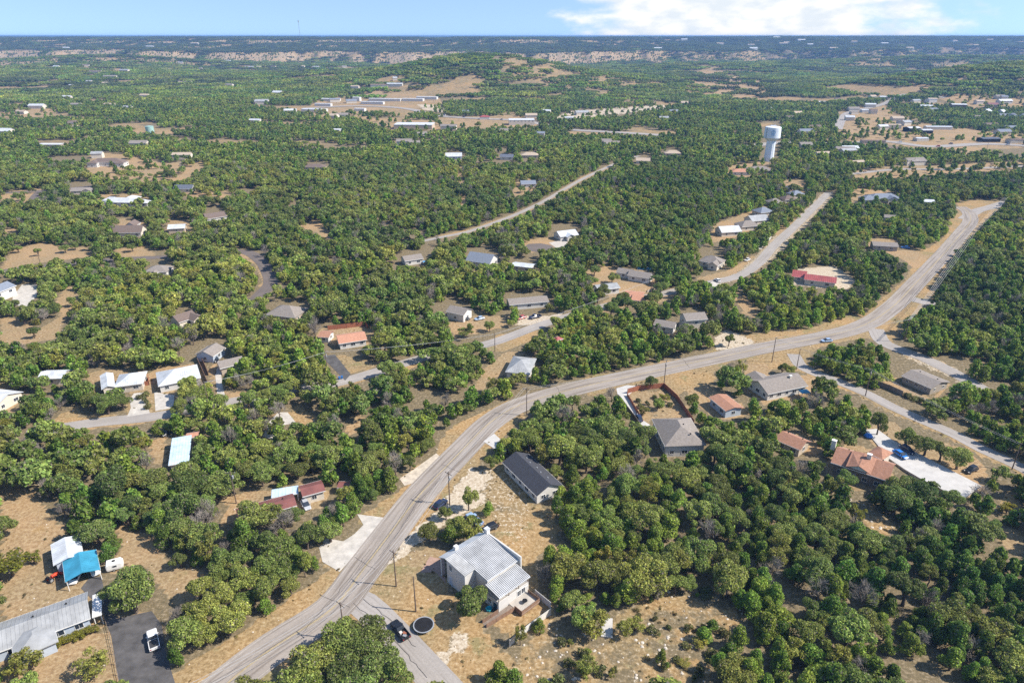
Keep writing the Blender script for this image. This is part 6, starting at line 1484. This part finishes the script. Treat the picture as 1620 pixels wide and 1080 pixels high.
# ------------------------------------------------------------------ the nearest of each kind as single trees
for t in TREES: t.append(math.hypot(t[1], t[2]) + (0 if t[5] else 0))
hand = TREES[:hand_n]; auto = sorted(TREES[hand_n:], key=lambda t: t[6])
LIM = {'oak': 298, 'juniper': 298, 'elm': 150, 'bare': 90, 'shrub': 130}
def seen(t):
    px, py = P(t[1], t[2], 4.0); return -30 < px < 1650 and py < 1110
cntk = {}; single, rest = [], []
for t in hand: cntk['elm' if t[0] == 'golden' else t[0]] = cntk.get('elm' if t[0] == 'golden' else t[0], 0) + 1; single.append(t)
for t in auto:
    if seen(t) and cntk.get(t[0], 0) < LIM[t[0]]: cntk[t[0]] = cntk.get(t[0], 0) + 1; single.append(t)
    else: rest.append(t)
NAME = {'oak': ('live_oak_tree', 'tree', 'live oak'), 'juniper': ('juniper_tree', 'tree', 'juniper'), 'elm': ('cedar_elm_tree', 'tree', 'pale leafy tree'), 'golden': ('cedar_elm_tree', 'tree', 'yellow green tree'), 'shrub': ('shrub', 'shrub', 'round shrub'), 'bare': ('bare_tree', 'tree', 'bare grey tree')}
GRP = {'oak': 'live oaks', 'juniper': 'junipers', 'elm': 'pale leafy trees', 'golden': 'pale leafy trees', 'shrub': 'shrubs', 'bare': 'bare grey trees'}
def ordinal(n):
    w1 = ['', 'nearest', 'second nearest', 'third nearest', 'fourth nearest', 'fifth nearest', 'sixth nearest', 'seventh nearest', 'eighth nearest', 'ninth nearest', 'tenth nearest']
    if n <= 10: return w1[n]
    return '%d%s nearest' % (n, 'th' if 10 <= n % 100 <= 20 else {1: 'st', 2: 'nd', 3: 'rd'}.get(n % 10, 'th'))
LX = np.array([q[1] for q in LAND]); LY = np.array([q[2] for q in LAND]); ranks = {}
for t in single:
    if t[5]: continue
    d = np.hypot(LX - t[1], LY - t[2]); i = int(d.argmin()); dx, dy = t[1] - LX[i], t[2] - LY[i]
    side = ('right of' if dx > 0 else 'left of') if abs(dx) > abs(dy) else ('behind' if dy > 0 else 'in front of')
    ranks.setdefault((NAME[t[0]][2], side, i), []).append((d[i], t))
for (ph, side, i), lst in ranks.items():
    lst.sort(key=lambda q: q[0])
    for k, (d, t) in enumerate(lst): t[5] = '%s %s %s %s' % (ordinal(k + 1), ph, side, LAND[i][0])
for j, t in enumerate(single):
    kd_, x, y, s, hs, lb = t[:6]
    var = NEAR[kd_][j % len(NEAR[kd_])]
    root = bpy.data.objects.new(NAME[kd_][0], None); COL.objects.link(root); root.location = (x, y, hz(x, y)); root.rotation_euler = (0, 0, random.uniform(0, 6.28)); root.empty_display_size = .5
    root.scale = (s * random.uniform(.85, 1.15), s * random.uniform(.85, 1.15), hs if hs else s * random.uniform(.9, 1.12))
    tag(root, lb, NAME[kd_][1], GRP[kd_])
    link('crown', var[0], root); link('trunk', var[1], root)
print('single', len(single), cntk, 'rest', len(rest))
# ------------------------------------------------------------------ woodland: everything else
PTS = []                                           # x, y, z, proto, rot, sx, sz
for t in rest:
    key = 'mid_' + t[0]
    PTS.append((t[1], t[2], hz(t[1], t[2]), PID[key][int(g.integers(len(PID[key])))], g.uniform(0, 6.28), t[3], t[3] * g.uniform(.9, 1.15)))
step = 6.0
fx_, fy_ = np.meshgrid(np.arange(-1250, 1250, step), np.arange(662, 1330, step))
fx_ = (fx_ + g.uniform(-2.6, 2.6, fx_.shape)).ravel(); fy_ = (fy_ + g.uniform(-2.6, 2.6, fy_.shape)).ravel()
kp = (np.abs(fx_) < (fy_ * CP + 47) * .75 * 1.05 + 20); fx_, fy_ = fx_[kp], fy_[kp]
fh = hfun(fx_, fy_); rr_ = np.full(len(fx_), 3.2); 
kp = ~blocked(fx_, fy_, rr_, np.full(len(fx_), 5.5), fh, .13) & (fbm(fx_ / 90.0 + 9, fy_ / 60.0 + 2, 3) < .645) & (fbm(fx_ / 18 + 40, fy_ / 18, 2) > .28)
for x, y, z in zip(fx_[kp], fy_[kp], fh[kp]):
    key = 'low_oak' if g.random() < .4 else 'low_juniper'; s = g.uniform(.7, 1.15) * (1 if key == 'low_oak' else 1.35)
    PTS.append((x, y, z, PID[key][int(g.integers(4))], g.uniform(0, 6.28), s, s * g.uniform(.85, 1.1)))
FARP = []
step = 23.0
fx_, fy_ = np.meshgrid(np.arange(-4500, 4500, step), np.arange(1340, 5600, step))
fx_ = (fx_ + g.uniform(-7, 7, fx_.shape)).ravel(); fy_ = (fy_ + g.uniform(-7, 7, fy_.shape)).ravel()
kp = (np.abs(fx_) < (fy_ * CP + 47) * .75 * 1.03 + 40); fx_, fy_ = fx_[kp], fy_[kp]
fh = hfun(fx_, fy_); e_ = 8.0
sl = np.hypot((hfun(fx_ + e_, fy_) - fh) / e_, (hfun(fx_, fy_ + e_) - fh) / e_)
rk = rock_at(fx_, fy_, sl)
asp = .5 * sst(.015, .09, -(hfun(fx_ + e_, fy_) - fh) / e_)  # trees thinned where slopes face the sun, imitating relief shading
kp = (g.random(len(fx_)) > np.maximum(rk * 0.80, asp)) & (~in_mask(fx_, fy_, fh + 2) | (g.random(len(fx_)) < .22)) & (fbm(fx_ / 90.0 + 9, fy_ / 60.0 + 2, 3) < .65)
for (cx, cy, an, hl, hw) in FOOT:
    if cy > 1200: kp &= ~((np.abs(fx_ - cx) < hl + 11) & (np.abs(fy_ - cy) < hw + 14))
shade_brake = sst(40, 300, escarp(fx_, fy_)) * .9 + .55 * sst(.55, .66, fbm(fx_ / 260 + 3, fy_ / 200, 3))  # darker cedar put on escarpment slopes, imitating their shaded gullies too
for x, y, z, q, bk in zip(fx_[kp], fy_[kp], fh[kp], rk[kp], shade_brake[kp]):
    s = g.uniform(.85, 1.15) * (1 - .35 * q); FARP.append((x, y, z - .6, PID['cedar_shade_patch'][int(g.integers(4))] if g.random() < bk else PID['patch'][int(g.integers(6))], g.uniform(0, 6.28), s, s * g.uniform(.9, 1.25)))
step = 12.0                                        # lone trees on the bare slopes
fx_, fy_ = np.meshgrid(np.arange(-3300, 3300, step), np.arange(2600, 4300, step))
fx_ = (fx_ + g.uniform(-5, 5, fx_.shape)).ravel(); fy_ = (fy_ + g.uniform(-5, 5, fy_.shape)).ravel()
fh = hfun(fx_, fy_); sl = np.hypot((hfun(fx_ + e_, fy_) - fh) / e_, (hfun(fx_, fy_ + e_) - fh) / e_); rk = rock_at(fx_, fy_, sl)
kp = (np.abs(fx_) < (fy_ * CP + 47) * .75 * 1.03 + 40) & (rk > .15) & (g.random(len(fx_)) < .42)
for x, y, z in zip(fx_[kp], fy_[kp], fh[kp]):
    s = g.uniform(.9, 1.7); FARP.append((x, y, z - .4, PID['low_juniper'][int(g.integers(4))], g.uniform(0, 6.28), s, s * g.uniform(.7, 1.0)))
def gn_group():
    ng = bpy.data.node_groups.new('scatter', 'GeometryNodeTree')
    ng.interface.new_socket('Geometry', in_out='INPUT', socket_type='NodeSocketGeometry'); ng.interface.new_socket('Geometry', in_out='OUTPUT', socket_type='NodeSocketGeometry')
    N = ng.nodes; i_, o_ = N.new('NodeGroupInput'), N.new('NodeGroupOutput')
    iop = N.new('GeometryNodeInstanceOnPoints'); ci = N.new('GeometryNodeCollectionInfo'); ci.inputs[0].default_value = protos; ci.inputs['Separate Children'].default_value = True; ci.inputs['Reset Children'].default_value = True
    def na(nm, ty):
        q = N.new('GeometryNodeInputNamedAttribute'); q.data_type = ty; q.inputs['Name'].default_value = nm; return q.outputs['Attribute']
    L = ng.links.new
    L(i_.outputs[0], iop.inputs['Points']); L(ci.outputs[0], iop.inputs['Instance']); iop.inputs['Pick Instance'].default_value = True
    L(na('idx', 'INT'), iop.inputs['Instance Index']); L(na('rot', 'FLOAT_VECTOR'), iop.inputs['Rotation']); L(na('scl', 'FLOAT_VECTOR'), iop.inputs['Scale'])
    L(iop.outputs[0], o_.inputs[0]); return ng
NG = gn_group()
def scatter(name, pts_, label):
    A = np.array(pts_); n = len(A)
    me = bpy.data.meshes.new(name); me.vertices.add(n); me.vertices.foreach_set('co', A[:, :3].astype(np.float32).ravel())
    a = me.attributes.new('idx', 'INT', 'POINT'); a.data.foreach_set('value', A[:, 3].astype(np.int32))
    a = me.attributes.new('rot', 'FLOAT_VECTOR', 'POINT'); a.data.foreach_set('vector', np.stack([A[:, 3] * 0, A[:, 3] * 0, A[:, 4]], -1).astype(np.float32).ravel())
    a = me.attributes.new('scl', 'FLOAT_VECTOR', 'POINT'); a.data.foreach_set('vector', np.stack([A[:, 5], A[:, 5], A[:, 6]], -1).astype(np.float32).ravel())
    o = link(name, me); md = o.modifiers.new('scatter', 'NODES'); md.node_group = NG
    tag(o, label, kind='stuff'); print(name, n); return o
scatter('woodland', PTS, 'dense mixed oak and juniper woodland filling the middle distance')
scatter('distant_woodland', FARP, 'far wooded valley and mesa slopes reading as one mass')
# rough tufts and stones on the open ground
tf, rkp = [], []
n = 64000
tx_ = g.uniform(-230, 330, n); ty_ = g.uniform(75, 330, n)
px_, py_ = P(tx_, ty_, tx_ * 0)
for kind, poly, clear in AREAS:
    if kind not in ('grass', 'rocky', 'verge', 'dirt', 'caliche', 'speckle'): continue
    s = pip(poly, px_, py_)
    for i in np.nonzero(s)[0]:
        x, y = tx_[i], ty_[i]
        if any(((ln[:, 0] - x) ** 2 + (ln[:, 1] - y) ** 2).min() < (w_ / 2 + .5) ** 2 for ln, w_ in ROADS[:6]): continue
        if any(abs((x - cx) * math.cos(an) + (y - cy) * math.sin(an)) < hl - .5 and abs(-(x - cx) * math.sin(an) + (y - cy) * math.cos(an)) < hw - .5 for (cx, cy, an, hl, hw) in FOOT if abs(cy - y) < 40): continue
        if kind in ('rocky', 'caliche', 'speckle') and g.random() < .3: rkp.append((x, y, 0, PID['rock'][int(g.integers(3))], g.uniform(0, 6.28), g.uniform(.15, .6) * (1.3 if kind == 'rocky' else .8), g.uniform(.3, .7)))
        elif g.random() < {'grass': .10, 'rocky': .22, 'verge': .10, 'dirt': .05, 'caliche': .06, 'speckle': .12}[kind] * (2.2 if float(vnoise(x / 7.0, y / 7.0)) > .55 else .35): s_ = .14 + .5 * g.random() ** 3 * (1.4 if kind == 'rocky' else 1); tf.append((x, y, -.05, PID['tuft'][int(g.integers(3))], g.uniform(0, 6.28), s_, s_ * .8))
        elif g.random() < .05: rkp.append((x, y, 0, PID['rock'][int(g.integers(3))], g.uniform(0, 6.28), g.uniform(.15, .45), g.uniform(.2, .5)))
scatter('ground_tufts', tf, 'low weeds and tufts on the dry open ground')
scatter('limestone_rocks', rkp, 'pale limestone rocks strewn over slopes and verges')
# ------------------------------------------------------------------ haze
hzm = bpy.data.materials.new('haze'); hzm.use_nodes = True
nn_ = hzm.node_tree.nodes; nn_.clear()
pv = nn_.new('ShaderNodeVolumePrincipled'); pv.inputs['Color'].default_value = (0.27, 0.50, 0.92, 1); pv.inputs['Density'].default_value = 0.000105; pv.inputs['Anisotropy'].default_value = 0.1
ho = nn_.new('ShaderNodeOutputMaterial'); hzm.node_tree.links.new(pv.outputs[0], ho.inputs['Volume'])
print("Z", Z.min(), Z.max())
mb = MB(); zlo, zhi = float(Z.min()) - 1.5, max(121.0, float(Z.max()) + 6)
mb.box(-34500, 34500, -400, 46500, zlo, zhi); tag(mb.build('haze', hzm), 'thin blue haze softening the distance', kind='stuff')
